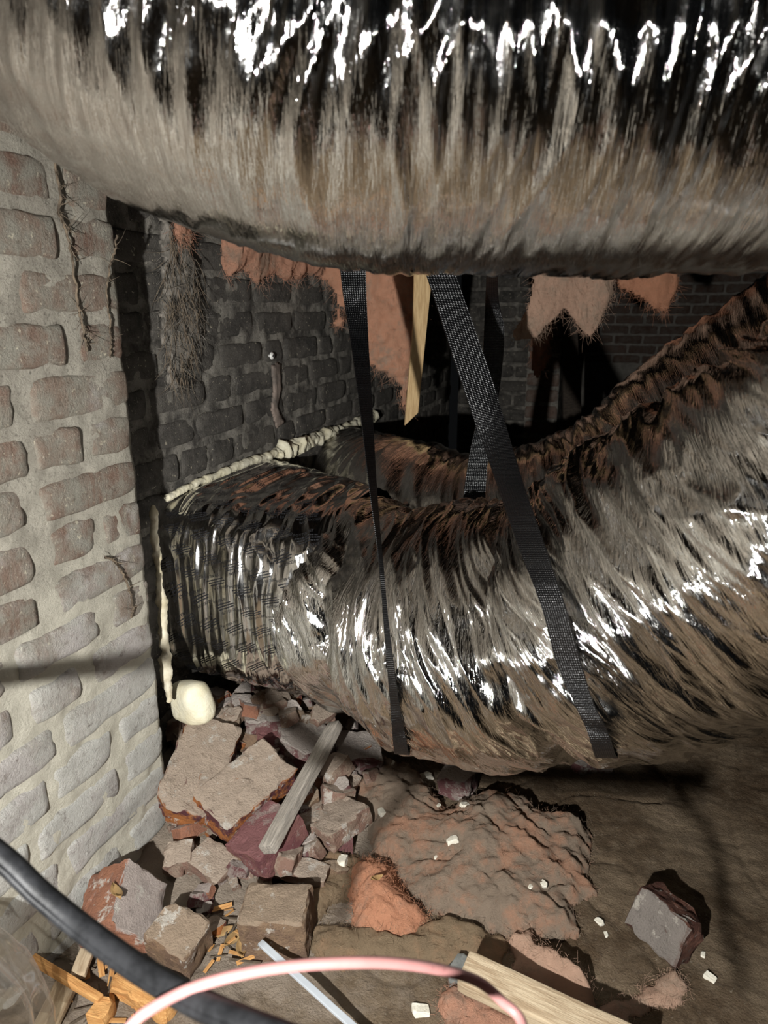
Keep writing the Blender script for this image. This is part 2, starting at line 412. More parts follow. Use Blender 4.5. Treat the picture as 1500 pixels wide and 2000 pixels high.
def broken_block(name, l, w, h, seed, ncut=4, amp=0.0022, deep=0.35, res=0.011):
    """a brick broken by random planes, with rough fracture faces"""
    R = random.Random(seed); bm = bmesh.new(); bmesh.ops.create_cube(bm, size=1.0)
    bmesh.ops.scale(bm, vec=(l, w, h), verts=bm.verts[:])
    for i in range(ncut):
        n = Vector((R.choice((-1, 1)) * R.uniform(.5, 1), R.choice((-1, 1)) * R.uniform(.3, 1), R.choice((-1, 1)) * R.uniform(.0, .8))).normalized()
        ext = abs(n.x) * l / 2 + abs(n.y) * w / 2 + abs(n.z) * h / 2
        co = n * ext * R.uniform(1 - deep, 0.93)
        bmesh.ops.bisect_plane(bm, geom=bm.verts[:] + bm.edges[:] + bm.faces[:], plane_co=co, plane_no=n, clear_outer=True)
        be = [e for e in bm.edges if e.is_boundary]
        if be: bmesh.ops.holes_fill(bm, edges=be)
    bmesh.ops.bevel(bm, geom=bm.edges[:], offset=min(l, w, h) * 0.05, segments=1, affect='EDGES', clamp_overlap=True)
    for _ in range(4):
        bmesh.ops.triangulate(bm, faces=[f for f in bm.faces if len(f.verts) > 3])
        ee = [e for e in bm.edges if e.calc_length() > res * 1.6]
        if not ee: break
        bmesh.ops.subdivide_edges(bm, edges=ee, cuts=1)
    bmesh.ops.triangulate(bm, faces=bm.faces[:])
    bm.verts.index_update()
    P = np.array([v.co for v in bm.verts]); F = np.array([[v.index for v in f.verts] for f in bm.faces]); bm.free()
    k = seed * 3.1
    D = np.stack([fbm(P[:, 0] * 55 + k, P[:, 1] * 55 + 9 * a, P[:, 2] * 55 + k, 3) for a in range(3)], 1)
    P = P + D * amp * 2.3
    return mesh(name, P, F, True, sharp=32)

def frame_quat(ax, up):
    ax = Vector(ax).normalized(); up = Vector(up); y = up.cross(ax).normalized(); z = ax.cross(y)
    return Matrix((ax, y, z)).transposed().to_quaternion()

def strands(segs, width):
    """thin ribbons; segs = list of (k,3) arrays"""
    V, F = [], []
    for S in segs:
        b = len(V); n = len(S)
        t = np.gradient(S, axis=0); s = np.cross(t, FW); s /= (np.linalg.norm(s, axis=1)[:, None] + 1e-9)
        for i in range(n):
            w = width * (1 - 0.7 * i / (n - 1))
            V.append(S[i] - s[i] * w); V.append(S[i] + s[i] * w)
        for i in range(n - 1): F.append((b + 2 * i, b + 2 * i + 1, b + 2 * i + 3, b + 2 * i + 2))
    return np.array(V), np.array(F)

def poly_sdf(pts, X, Y):
    """signed distance, positive inside"""
    P = np.asarray(pts, float); n = len(P); d = np.full(X.shape, 1e9); ins = np.zeros(X.shape, bool)
    for i in range(n):
        a, b = P[i], P[(i + 1) % n]; e = b - a
        t = np.clip(((X - a[0]) * e[0] + (Y - a[1]) * e[1]) / (e @ e + 1e-12), 0, 1)
        d = np.minimum(d, np.hypot(X - a[0] - t * e[0], Y - a[1] - t * e[1]))
        c = ((a[1] > Y) != (b[1] > Y)) & (X < (b[0] - a[0]) * (Y - a[1]) / (b[1] - a[1] + 1e-12) + a[0])
        ins ^= c
    return np.where(ins, d, -d)

def pad_mesh(O, A, B, N, pts, res, front, back, edge_noise=0.012, seed=0, base=None):
    """a fluffy pad: polygon pts in the (A,B) plane at O, front(d,X,Y)/back(d,X,Y) give thickness along N"""
    P = np.asarray(pts, float); lo, hi = P.min(0) - 0.02, P.max(0) + 0.02
    xs = np.arange(lo[0], hi[0], res); ys = np.arange(lo[1], hi[1], res)
    X, Y = np.meshgrid(xs, ys, indexing='ij')
    sd = poly_sdf(P, X, Y) + edge_noise * fbm(X * 22 + seed, Y * 22, seed, 4)
    ok = sd > 0
    # drop lone corners: quad kept when all corners inside
    q = ok[:-1, :-1] & ok[1:, :-1] & ok[1:, 1:] & ok[:-1, 1:]
    used = np.zeros_like(ok); used[:-1, :-1] |= q; used[1:, :-1] |= q; used[1:, 1:] |= q; used[:-1, 1:] |= q
    idx = -np.ones(ok.shape, int); k = used.sum(); idx[used] = np.arange(k)
    d = np.clip(sd[used], 0, None); x, y = X[used], Y[used]
    W = O + x[:, None] * A + y[:, None] * B
    if base is not None: W = W + N * base(W)[:, None]
    Vf = W + N * front(d, x, y)[:, None]; Vb = W - N * back(d, x, y)[:, None]
    i, j = np.nonzero(q)
    fq = np.stack([idx[i, j], idx[i + 1, j], idx[i + 1, j + 1], idx[i, j + 1]], 1)
    F = [fq, fq[:, ::-1] + k]
    # rim
    e = np.concatenate([fq[:, [0, 1]], fq[:, [1, 2]], fq[:, [2, 3]], fq[:, [3, 0]]])
    key = np.sort(e, 1); u, inv, cnt = np.unique(key, axis=0, return_inverse=True, return_counts=True)
    be = e[cnt[inv.ravel()] == 1]
    F.append(np.stack([be[:, 1], be[:, 0], be[:, 0] + k, be[:, 1] + k], 1))
    return np.vstack([Vf, Vb]), np.vstack(F), Vf[np.unique(be)]

# ================================================================== SETTING
# ---- floor of packed dirt
xs = np.concatenate([np.linspace(-1.1, -0.96, 4), np.arange(-0.95, 0.75, 0.006), np.linspace(0.76, 3.2, 50)])
ys = np.concatenate([np.linspace(-1.6, 0.44, 30), np.arange(0.45, 1.75, 0.006), np.linspace(1.76, 6.3, 90)])
GX, GY = np.meshgrid(xs, ys, indexing='ij')
GZ = ground_h(GX, GY)
GZ = GZ + 0.004 * fbm(GX * 18, GY * 18, 2.2, 3) + 0.0022 * fbm(GX * 60, GY * 60, 8.2, 3)
# shallow cracks and scuffs in the dirt
GZ = GZ - 0.006 * np.clip(ridge(GX * 5 + 3, GY * 3.2, 5.5) - 0.93, 0, 1) / 0.07
flo = link('floor', mesh('floor', np.stack([GX, GY, GZ], -1).reshape(-1, 3), grid_faces(*GX.shape)), 'ground')
tag(flo, 'packed brown dirt floor of the crawl space', None, kind='structure')

# ---- brick walls
PX, RX, PEND = -0.82, -0.93, 0.992          # pier face, recessed face, pier end
brick_mesh = {}
def brick_variant(cls, mat, k):
    key = (cls, mat, k)
    if key not in brick_mesh:
        l = {'s': 0.2, 'h': 0.1}[cls]
        me = worn_box('brick', l, 0.1, 0.064, 31 * k + len(mat), cuts=6, rnd=0.011, amp=0.0046, freq=20)
        me.materials.append(MT[mat]); brick_mesh[key] = me
    return brick_mesh[key]

def lay_brick(parent, mat, face, ya, yb, zc, hgt, axis='y', proud=0.0):
    l = yb - ya; cls = 's' if l > 0.145 else 'h'
    me = brick_variant(cls, mat, random.randrange(6))
    o = bpy.data.objects.new('brick', me); COL.objects.link(o); o.parent = parent
    tilt = random.gauss(0, 0.008)
    if axis == 'y':
        o.location = (face - 0.05 + proud, (ya + yb) / 2, zc); o.rotation_euler = (tilt, 0, math.pi / 2)
    else:
        o.location = ((ya + yb) / 2, face + 0.05 - proud, zc); o.rotation_euler = (0, tilt, 0)
    o.scale = (l / (0.2 if cls == 's' else 0.1), 1, hgt / 0.064)
    return o

def y_on_wall(px, X, z):
    lo, hi = -1.5, 9.0
    for _ in range(50):
        m = (lo + hi) / 2
        p = np.array([X, m, z]); d = (p - CAM) @ FW
        v = -1e9 if d <= 0.01 else proj(p)[0]
        if v < px: lo = m
        else: hi = m
    return lo

# pier on the left: mortar body (face, corner and far end) with every brick its own child
ny, nz = 330, 330
s1 = np.linspace(-1.5, PEND - 0.004, ny); zz = np.linspace(-0.06, 1.86, nz)
S, Z = np.meshgrid(s1, zz, indexing='ij')
dm = -0.0040 + 0.0046 * fbm(S * 22, Z * 22, 1.0, 5) + 0.0022 * noise(S * 9, Z * 9, 4)
A1 = np.stack([PX + dm, S, Z], -1)
s2 = np.linspace(0, 0.16, 26)[1:]
S2, Z2 = np.meshgrid(s2, zz, indexing='ij')
A2 = np.stack([PX - 0.004 - S2, PEND - 0.006 + 0.004 * fbm(S2 * 26, Z2 * 26, 9.0, 4), Z2], -1)
A = np.concatenate([A1, A2], 0)
wl = link('wall_left', mesh('wall_left', A.reshape(-1, 3), grid_faces(A.shape[0], nz)[:, ::-1]), 'pier_mortar')
tag(wl, 'whitewashed and dusty brick pier standing nearest at left', None, kind='structure')
pitch = 0.076; zF = 0.787
rows_px = {  # row index relative to F (0), brick ends in the photograph
    5: [(-90, 100), (125, 219)], 4: [(-70, 112), (138, 221)], 3: [(-150, 8), (38, 248)], 2: [(-60, 130), (155, 254)],
    1: [(-120, 28), (60, 262)], 0: [(-40, 57), (70, 162), (180, 270)], -1: [(-160, 52), (85, 280)],
    -2: [(-100, 66), (105, 192), (207, 287)], -3: [(-120, 78), (111, 295)], -4: [(-80, 18), (40, 195), (226, 300)],
    -5: [(-150, 30), (62, 160), (188, 306)], -6: [(-70, 112), (130, 310)], -7: [(-150, 96), (112, 222), (240, 314)],
    -8: [(-40, 62), (80, 234), (250, 318)], -9: [(-60, 120), (140, 322)], -10: [(-70, 78), (96, 240), (258, 325)]}
for k in range(-11, 14):
    zc = zF + (k + 0.5) * pitch
    if zc - 0.03 < -0.05 or zc > 1.84: continue
    if k in rows_px:
        br = [(y_on_wall(a, PX, zc), y_on_wall(b, PX, zc)) for a, b in rows_px[k]]
        br[-1] = (br[-1][0], PEND + random.uniform(-0.002, 0.004))
    else:
        br = [(PEND - (0.2 if k % 2 else 0.1), PEND)]
    y = br[0][0]
    while y > (-0.4 if k in rows_px else 0.3):
        l = random.choice((0.2, 0.2, 0.1)); br.insert(0, (y - 0.014 - l, y - 0.014)); y -= l + 0.014
    for a, b in br:
        if b - a < 0.03: continue
        lay_brick(wl, 'pier_brick', PX, a, b, zc + random.uniform(-.002, .002), random.uniform(0.058, 0.064), proud=random.uniform(-0.0015, 0.002))

# recessed sooty wall behind the pier
s1 = np.concatenate([np.arange(0.85, 2.3, 0.0075), np.linspace(2.31, 3.55, 70)]); zz = np.linspace(-0.1, 1.86, 250)
S, Z = np.meshgrid(s1, zz, indexing='ij')
dm = -0.0042 + 0.0046 * fbm(S * 22, Z * 22, 21.0, 5) + 0.0022 * noise(S * 9, Z * 9, 14)
A1 = np.stack([RX + dm, S, Z], -1)
A2 = np.stack([RX - 0.01 - np.linspace(0, .2, 8)[:, None] + 0 * zz[None], 3.55 + 0 * zz[None] + np.zeros((8, 1)), zz[None] + np.zeros((8, 1))], -1)
A = np.concatenate([A1, A2], 0)
wr = link('wall_recess', mesh('wall_recess', A.reshape(-1, 3), grid_faces(A.shape[0], len(zz))[:, ::-1]), 'soot_mortar')
tag(wr, 'soot-blackened brick wall set back behind the pale pier', None, kind='structure')
pr = 0.0735
R2 = random.Random(11)
for k in range(-13, 11):
    zc = 1.03 + (k + 0.5) * pr
    if zc < 0.02 or zc > 1.5: continue
    y = 1.0 - R2.uniform(0, 0.2)
    while y < 3.5:
        l = R2.choice((0.2, 0.2, 0.2, 0.1, 0.1, 0.14))
        b = min(y + l, 3.545)
        hole = (1.22 < (y + b) / 2 < 1.66 and 0.26 < zc < 0.62) or (1.95 < (y + b) / 2 < 2.35 and 0.33 < zc < 0.6)
        if b - y > 0.03 and not hole:
            lay_brick(wr, 'soot_brick', RX, y, b, zc + R2.uniform(-.002, .002), R2.uniform(0.054, 0.062), proud=R2.uniform(-0.0025, 0.0025))
        y = b + R2.uniform(0.009, 0.016)

# brick wall at the far end of the crawl space
WB = 6.0
xs2 = np.linspace(-1.4, 3.2, 130); zz = np.linspace(-0.1, 1.86, 60)
S, Z = np.meshgrid(xs2, zz, indexing='ij')
A = np.stack([S, WB + 0.004 - 0.004 * fbm(S * 20, Z * 20, 31.0, 3), Z], -1)
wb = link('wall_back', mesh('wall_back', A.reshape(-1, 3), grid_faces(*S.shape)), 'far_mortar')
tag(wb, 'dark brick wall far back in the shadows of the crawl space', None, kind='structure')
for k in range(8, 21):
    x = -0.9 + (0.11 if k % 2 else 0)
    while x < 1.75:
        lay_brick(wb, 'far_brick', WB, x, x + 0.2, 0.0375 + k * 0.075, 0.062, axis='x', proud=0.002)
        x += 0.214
# a further pier against the recessed wall
def pier(name, x0, x1, y0, y1, label, mat, mm):
    V, F = box_vf(x1 - x0, y1 - y0, 1.9)
    p = link(name, mesh(name, np.array(V) + np.array([(x0 + x1) / 2, (y0 + y1) / 2, 0.9]), F, False), mm)
    tag(p, label, None, kind='structure')
    for k in range(1, 23):
        zc = 0.0375 + k * 0.0745
        w = x1 - x0 + 0.008; xs_ = [x0 - 0.004]
        n = max(1, round(w / 0.2)); off = 0.5 if (k % 2 and n > 1) else 0
        cuts = sorted(set([0.0, 1.0] + [(i + off) / n for i in range(n) if 0 < (i + off) / n < 1]))
        for a, b in zip(cuts[:-1], cuts[1:]):
            lay_brick(p, mat, y0 - 0.004, x0 - 0.004 + w * a + 0.005, x0 - 0.004 + w * b - 0.005, zc, 0.06, axis='x', proud=0.002)
    return p
pier('wall_far_pier', -0.94, -0.55, 3.75, 4.1, 'dim brick pier beyond the end of the sooty wall', 'soot_brick', 'soot_mortar')
c = at(1058, 780, 3.3)
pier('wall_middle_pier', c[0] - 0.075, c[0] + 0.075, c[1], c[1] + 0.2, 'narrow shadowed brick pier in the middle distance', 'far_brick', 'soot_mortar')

# ceiling: subfloor boards on joists, above the frame but mirrored in the foil
V, F = box_vf(4.7, 8.0, 0.03)
ce = link('ceiling', mesh('ceiling', np.array(V) + np.array([0.85, 2.3, 1.875]), F, False), 'wood_dark')
tag(ce, 'dark wooden subfloor above the crawl space', None, kind='structure')
V, F = box_vf(4.4, 0.045, 0.24)
jm = mesh('joist', V, F, False); jm.materials.append(MT['wood_dark'])
for y in (-0.95, -0.5, -0.05, 0.36, 1.13, 1.55, 2.0, 2.45, 2.9, 3.4, 3.9, 4.4, 4.9, 5.4):
    o = bpy.data.objects.new('joist', jm); COL.objects.link(o); o.parent = ce; o.location = (0.9, y, 1.74)

# ================================================================== DUCTS
def duct_grid(path, radii, n, m, pinches=(), amp=1.0, skew=0.25, seed=0.0, fold=1.0, calm=None, droop=None, fq=1.0):
    """corrugated loose film sleeve around a spline: returns grid of points (n,m,3), uv"""
    PR = spline(np.hstack([np.asarray(path, float), np.asarray(radii, float)[:, None]]), 2000)
    L = np.concatenate([[0], np.cumsum(np.linalg.norm(np.diff(PR[:, :3], axis=0), axis=1))])
    s = np.linspace(0, L[-1], n)
    P = np.stack([np.interp(s, L, PR[:, k]) for k in range(3)], 1); r = np.interp(s, L, PR[:, 3])
    T = np.gradient(P, axis=0); T /= np.linalg.norm(T, axis=1)[:, None]
    A = np.zeros_like(P); a = np.cross([0, 0, 1.0], T[0]); A[0] = a / np.linalg.norm(a)
    for i in range(1, n):
        a = A[i - 1] - T[i] * (A[i - 1] @ T[i]); A[i] = a / np.linalg.norm(a)
    B = np.cross(T, A); th = np.linspace(0, 2 * math.pi, m, endpoint=False)
    r0 = float(np.mean(r)); SS = s[:, None] + 0 * th[None]; TH = th[None] + 0 * SS
    cx, sx = np.cos(TH), np.sin(TH)
    # noise sampled on a cylinder so that it closes round the duct
    def cyl(fs, fa, z=0.0, fn=noise, warp=0.0, sk=0.0):
        if fn is ridge: fs = fs * fq; warp = warp / fq
        q = SS + sk * np.sin(TH + 0.7) * r0 + warp * noise(SS * 9, cx * r0 * 7, sx * r0 * 7 + z)
        return fn(q * fs + seed + z, cx * r0 * fa, sx * r0 * fa + z)
    h = 0.012 * cyl(11, 4.0, 1.0)
    h = h + fold / fq * 0.0125 * cyl(24, 4.0, 2.0, ridge, 0.04, skew)
    h = h + fold / fq * 0.0065 * cyl(44 * fq, 10.0, 8.0, noise, 0.02, skew)
    h = h + fold / fq * 0.0062 * cyl(52, 6.5, 3.0, ridge, 0.025, skew)
    h = h + fold / fq * 0.0018 * cyl(120, 13.0, 4.0, ridge, 0.014, skew * 0.8)
    h = h + fold / fq ** 2 * 0.0035 * cyl(30, 22.0, 6.0, ridge, 0.03, 0.0) * np.clip(cyl(7, 5.0, 7.0) * 2 + 0.3, 0, 1)
    h = h + fold * 0.0004 * cyl(260, 34.0, 5.0, ridge, 0.01, skew * 0.5)
    h = h * amp
    if calm is not None:      # the film is pulled tight where it faces this direction
        dirn = A[:, None] * cx[..., None] + B[:, None] * sx[..., None]
        f = np.clip((dirn @ np.asarray(calm[0], float) - calm[1]) / (1 - calm[1]), 0, 1)
        h = h * (1 - calm[2] * f ** 0.7)
    rr = r[:, None] + h
    for px0, wdt, dep in pinches:
        q = [proj(p)[0] for p in P]; s0 = float(np.interp(px0, q[:int(n * .75)], s[:int(n * .75)]))
        g = np.abs(SS - s0 + 0.012 * noise(SS * 6, cx * 2, sx * 2)) / wdt
        rr = rr * (1 - dep * np.exp(-g) * (0.75 + 0.4 * noise(cx * 2.5, sx * 2.5, px0 * .01)))
    V = P[:, None] + rr[..., None] * (A[:, None] * cx[..., None] + B[:, None] * sx[..., None])
    if droop is not None: V = droop(V)
    uv = np.stack([SS, TH * r0], -1)
    return V, uv, (s, P, T, L[-1])

def duct_obj(name, V, uv, mat, parent):
    n, m = V.shape[:2]
    V = np.concatenate([V, V[:, :1]], 1)
    uv = np.concatenate([uv, uv[:, :1] + np.array([0, uv[0, 1, 1] * m])], 1)
    # weld-free seam: the duplicated column keeps the uv continuous
    return child_mesh(name, V.reshape(-1, 3), grid_faces(n, m + 1), mat, parent, uv=uv.reshape(-1, 2))

# ---- big duct across the top of the picture
top_path = [(1.15, 1.12, 1.30), at(1900, 62, .68), at(1500, 78, .70), at(1000, 97, .72), at(600, 70, .73), at(217, -118, .74),
            (-0.595, 0.69, 1.60), (-0.60, 0.68, 1.84)]
td = empty('top_duct', (0.0, 0.86, 1.06), 'big crumpled silver foil flexible duct hanging across the top, nearest the viewer', 'duct')
V, uv, _ = duct_grid(top_path, [.211, .214, .216, .216, .214, .211, .20, .19], 820, 330, amp=0.95, skew=0.12, seed=3.0, fold=1.0, calm=((0, -0.35, -0.94), 0.55, 0.70), fq=1.4)
duct_obj('foil_jacket', V, uv, 'foil_top', td)

# ---- main lower duct
main_path = [(-0.590, 1.350, .425), (-0.52, 1.325, .412), (-0.43, 1.262, .440), at(900, 1230, 1.34), at(1130, 1220, 1.17), at(1330, 1122, 1.03),
             at(1600, 1010, .86), at(1900, 860, .76), at(2250, 640, .70)]
md = empty('lower_duct', (-0.43, 1.25, 0.18), 'silver foil flexible duct sagging in two black straps across the middle', 'duct')
V, uv, (ms, mP, mT, mL) = duct_grid(main_path, [.214, .226, .236, .232, .230, .220, .218, .218, .218], 760, 330,
                                    pinches=((775, 0.042, 0.32), (1105, 0.045, 0.26)), amp=0.8, skew=0.35, seed=9.0)
# rolled front lip where it overlaps the printed sleeve
lip = np.linspace(0, 1, 10)[:, None, None]
V[:10] = V[9:10].mean(1, keepdims=True) * 0 + V[:10] + (mP[:10, None] - V[:10]) * (0.10 * (1 - lip) ** 2)
MV = V
duct_obj('foil_jacket', V, uv, 'foil_main', md)

# printed sleeve between the wall and the lower duct
ns, nm = 230, 420
t = np.linspace(0, 1, ns)[:, None]; th = np.linspace(0, 2 * math.pi, nm, endpoint=False)[None]
cX = -0.945 + 0.41 * t
e = t ** 0.8
cy = 1.452 - 0.095 * e; cz = 0.437 - 0.012 * t
hw = 0.288 - 0.066 * e; hh = 0.208 + 0.010 * t; ex = 2.0 / (5.0 - 2.6 * t)
ct, st = np.cos(th), np.sin(th)
Yy = cy + hw * np.sign(ct) * np.abs(ct) ** ex; Zz = cz + hh * np.sign(st) * np.abs(st) ** ex
SX = 0.41 * t + 0 * th
nrm = np.stack([0 * SX, ct + 0 * SX, st + 0 * SX], -1)
hd = 0.0072 * ridge(SX * 19 + 0.5 * noise(SX * 8, ct * 3, st * 3), ct * 1.2 + 0 * SX, st * 1.2) + 0.0026 * ridge(SX * 46 + 4, ct * 2.2 + 0 * SX, st * 2.2) \
    + 0.006 * noise(SX * 7, ct * 2.5 + 0 * SX, st * 2.5 + 5) + 0.0003 * ridge(SX * 140, ct * 5 + 0 * SX, st * 5)
SV = np.stack([cX + 0 * th, Yy, Zz], -1) + nrm * hd[..., None]
arc = np.concatenate([[0], np.cumsum(np.linalg.norm(np.diff(SV[ns // 2], axis=0), axis=1))])
suv = np.stack([SX, arc[None] + 0 * SX], -1)
sleeve = duct_obj('printed_sleeve', SV, suv, 'foil_sleeve', md)

# print on the sleeve: small slanted blocks of lettering
def text_mesh(body, size):
    cu = bpy.data.curves.new('t', 'FONT'); cu.body = body; cu.size = size; cu.resolution_u = 1
    ob = bpy.data.objects.new('t', cu); COL.objects.link(ob)
    dg = bpy.context.evaluated_depsgraph_get(); me = bpy.data.meshes.new_from_object(ob.evaluated_get(dg))
    V = np.array([v.co[:2] for v in me.vertices]); F = [list(p.vertices) for p in me.polygons]
    bpy.data.objects.remove(ob); bpy.data.curves.remove(cu); bpy.data.meshes.remove(me)
    return V, F
TV, TF = text_mesh('POTTER INT', 0.0072)
T2, TF2 = text_mesh('NOT EXCEED', 0.0072)
def block():
    Vs, Fs = [], []
    def add(V, F, dx, dy):
        b = sum(len(v) for v in Vs); Vs.append(V + np.array([dx, dy])); Fs.extend([[i + b for i in f] for f in F])
    add(TV, TF, 0, 0)
    R = random.Random(4)
    for li in range(3):       # fine print, too small to read: broken dashes
        x = 0.002 + 0.003 * li
        while x < 0.044:
            w = R.uniform(0.002, 0.006)
            q = np.array([(0, 0), (w, 0), (w, 0.0021), (0, 0.0021)])
            add(q, [[0, 1, 2, 3]], x, -0.0060 - 0.0048 * li); x += w + R.uniform(0.0008, 0.0016)
    add(T2, TF2, 0.012, -0.0245)
    return np.vstack(Vs), Fs
BV, BF = block()
ca, sa = math.cos(math.radians(27)), math.sin(math.radians(27))
PV, PF = [], []
def sleeve_at(u, v):
    """u metres from wall, v metres round -> point lifted off the film"""
    iu = np.clip(u / 0.41 * (ns - 1), 0, ns - 1.001); iv = np.interp(np.mod(v, arc[-1]), arc, np.arange(nm)); iv = np.clip(iv, 0, nm - 1.001)
    i, j = iu.astype(int), iv.astype(int); fu, fv = (iu - i)[:, None], (iv - j)[:, None]
    p = SV[i, j] * (1 - fu) * (1 - fv) + SV[i + 1, j] * fu * (1 - fv) + SV[i, j + 1] * (1 - fu) * fv + SV[i + 1, j + 1] * fu * fv
    nn = nrm[i, j]; return p + nn * 0.0011
row = 0
for v0 in np.arange(0.02, arc[-1] - 0.05, 0.044):
    for u0 in np.arange(-0.03 + (row % 3) * 0.022, 0.40, 0.063):
        x, y = BV[:, 0] * ca + BV[:, 1] * sa, BV[:, 0] * sa - BV[:, 1] * ca
        u, v = u0 + x, v0 - y
        v = v0 + (BV[:, 0] * -sa + BV[:, 1] * -ca) * 1.0
        u = u0 + BV[:, 0] * ca - BV[:, 1] * sa
        if u.min() < 0.004 or u.max() > 0.40 or v.min() < 0.004 or v.max() > arc[-1] - 0.02: continue
        b = sum(len(p) for p in PV); PV.append(sleeve_at(u, v)); PF.extend([[q + b for q in f] for f in BF])
    row += 1
pr_o = child_mesh('jacket_print', np.vstack(PV), PF, 'ink', md, smooth=False)
tag(pr_o, None, None, kind='stuff')

# ---- second duct behind
sec_path = [(-0.95, 2.13, .455), (-0.80, 2.02, .462), at(800, 1005, 1.9), at(960, 1043, 1.75), at(1195, 990, 1.58), at(1390, 850, 1.45), at(1630, 705, 1.28), at(1950, 560, 1.08), at(2300, 330, 1.0)]
sd_ = empty('rear_duct', (-0.57, 1.73, 0.30), 'dark foil duct in shadow behind the lower duct, rising to the right', 'duct')
V, uv, _ = duct_grid(sec_path, [.19, .19, .19, .19, .195, .195, .195, .195, .195], 420, 220, amp=0.5, skew=0.3, seed=21.0)
# flatten the mouth against the wall a little
duct_obj('foil_jacket', V, uv, 'foil_back', sd_)

# ================================================================== STRAPS
from mathutils.bvhtree import BVHTree
_n, _m = MV.shape[:2]
duct_bvh = BVHTree.FromPolygons([Vector(v) for v in MV[::2, ::2].reshape(-1, 3)], grid_faces(len(MV[::2]), MV[::2, ::2].shape[1], True).tolist())
def clear_of_duct(P, upto):
    k = int(len(P) * upto); off = np.zeros(len(P))
    for i in range(k):
        d = P[i] - CAM; L = np.linalg.norm(d); hit = duct_bvh.ray_cast(Vector(CAM), Vector(d / L))
        if hit[0] is not None: off[i] = max(0.0, L - (hit[3] - 0.007))
    # smooth so that the webbing stays taut
    pad = np.pad(off, 8, mode='edge'); mx = np.array([pad[i:i + 17].max() for i in range(len(off))])
    pad = np.pad(mx, 8, mode='edge'); sm = np.array([pad[i:i + 17].mean() for i in range(len(off))])
    d = P - CAM; L = np.linalg.norm(d, axis=1)[:, None]
    return P - d / L * sm[:, None]
def ribbon(name, edges, label, thick=0.0014, n=150, upto=0.0):
    """edges: list of ((px,py,d),(px,py,d)) left and right edge of the webbing"""
    Lp = spline([at(*a) for a, b in edges], n); Rp = spline([at(*b) for a, b in edges], n)
    if upto: Lp, Rp = clear_of_duct(Lp, upto), clear_of_duct(Rp, upto)
    T = np.gradient((Lp + Rp) / 2, axis=0); W = Rp - Lp; N = np.cross(T, W); N /= np.linalg.norm(N, axis=1)[:, None]
    s = np.concatenate([[0], np.cumsum(np.linalg.norm(np.diff((Lp + Rp) / 2, axis=0), axis=1))])
    k = 9; V, uv = [], []
    for sgn in (1, -1):
        for f in np.linspace(0, 1, k):
            V.append(Lp * (1 - f) + Rp * f + N * sgn * thick / 2); uv.append(np.stack([s, 0 * s + f * 0.045], 1))
    V = np.stack(V, 1); uv = np.stack(uv, 1)            # n, 2k
    m = 2 * k; idx = lambda i, j: i * m + j
    order = list(range(k)) + list(range(2 * k - 1, k - 1, -1))
    F = []
    for i in range(n - 1):
        for a in range(m):
            p, q = order[a], order[(a + 1) % m]; F.append((idx(i, p), idx(i, q), idx(i + 1, q), idx(i + 1, p)))
    F.append([idx(0, j) for j in order]); F.append([idx(n - 1, j) for j in order][::-1])
    o = link(name, mesh(name, V.reshape(-1, 3), F, True, uv.reshape(-1, 2), sharp=50), 'webbing')
    return tag(o, label, 'strap', 'black hanging straps')
ribbon('hanging_strap', [((640, 120, 1.42), (700, 120, 1.42)), ((662, 500, 1.30), (713, 500, 1.305)), ((684, 660, 1.265), (719, 660, 1.29)), ((703, 800, 1.22), (727, 800, 1.255)),
        ((722, 960, 1.175), (736, 960, 1.217)), ((739, 1090, 1.145), (747, 1090, 1.19)), ((751, 1240, 1.155), (762, 1240, 1.20)), ((762, 1370, 1.20), (779, 1370, 1.235)),
        ((766, 1425, 1.25), (790, 1428, 1.28)), ((770, 1472, 1.38), (800, 1474, 1.39)), ((765, 1420, 1.55), (803, 1420, 1.55))],
       'black webbing strap twisting edge-on down the left of the sagging duct', upto=0.93)
ribbon('hanging_strap', [((752, 300, 1.36), (806, 300, 1.36)), ((835, 545, 1.29), (893, 545, 1.29)), ((905, 760, 1.22), (962, 745, 1.22)), ((965, 930, 1.15), (1018, 930, 1.16)),
        ((1010, 1060, 1.06), (1062, 1060, 1.09)), ((1056, 1180, 0.985), (1103, 1180, 1.015)), ((1086, 1290, 0.975), (1134, 1290, 0.99)), ((1120, 1370, 1.0), (1158, 1370, 1.01)),
        ((1146, 1425, 1.06), (1185, 1425, 1.06)), ((1164, 1480, 1.20), (1206, 1480, 1.20)), ((1165, 1430, 1.36), (1205, 1430, 1.36))],
       'wide black webbing strap slanting down to the right in front of the duct', upto=0.93)
ribbon('hanging_strap', [((960, 300, 1.62), (985, 300, 1.58)), ((950, 550, 1.54), (972, 550, 1.50)), ((945, 650, 1.50), (985, 650, 1.50)), ((938, 780, 1.50), (973, 780, 1.52)), ((918, 880, 1.50), (955, 880, 1.50)), ((906, 960, 1.47), (948, 960, 1.47)), ((902, 1020, 1.45), (944, 1020, 1.45)), ((900, 1080, 1.46), (942, 1080, 1.46))],
       'black strap farther back, crossing behind the wide slanting strap')

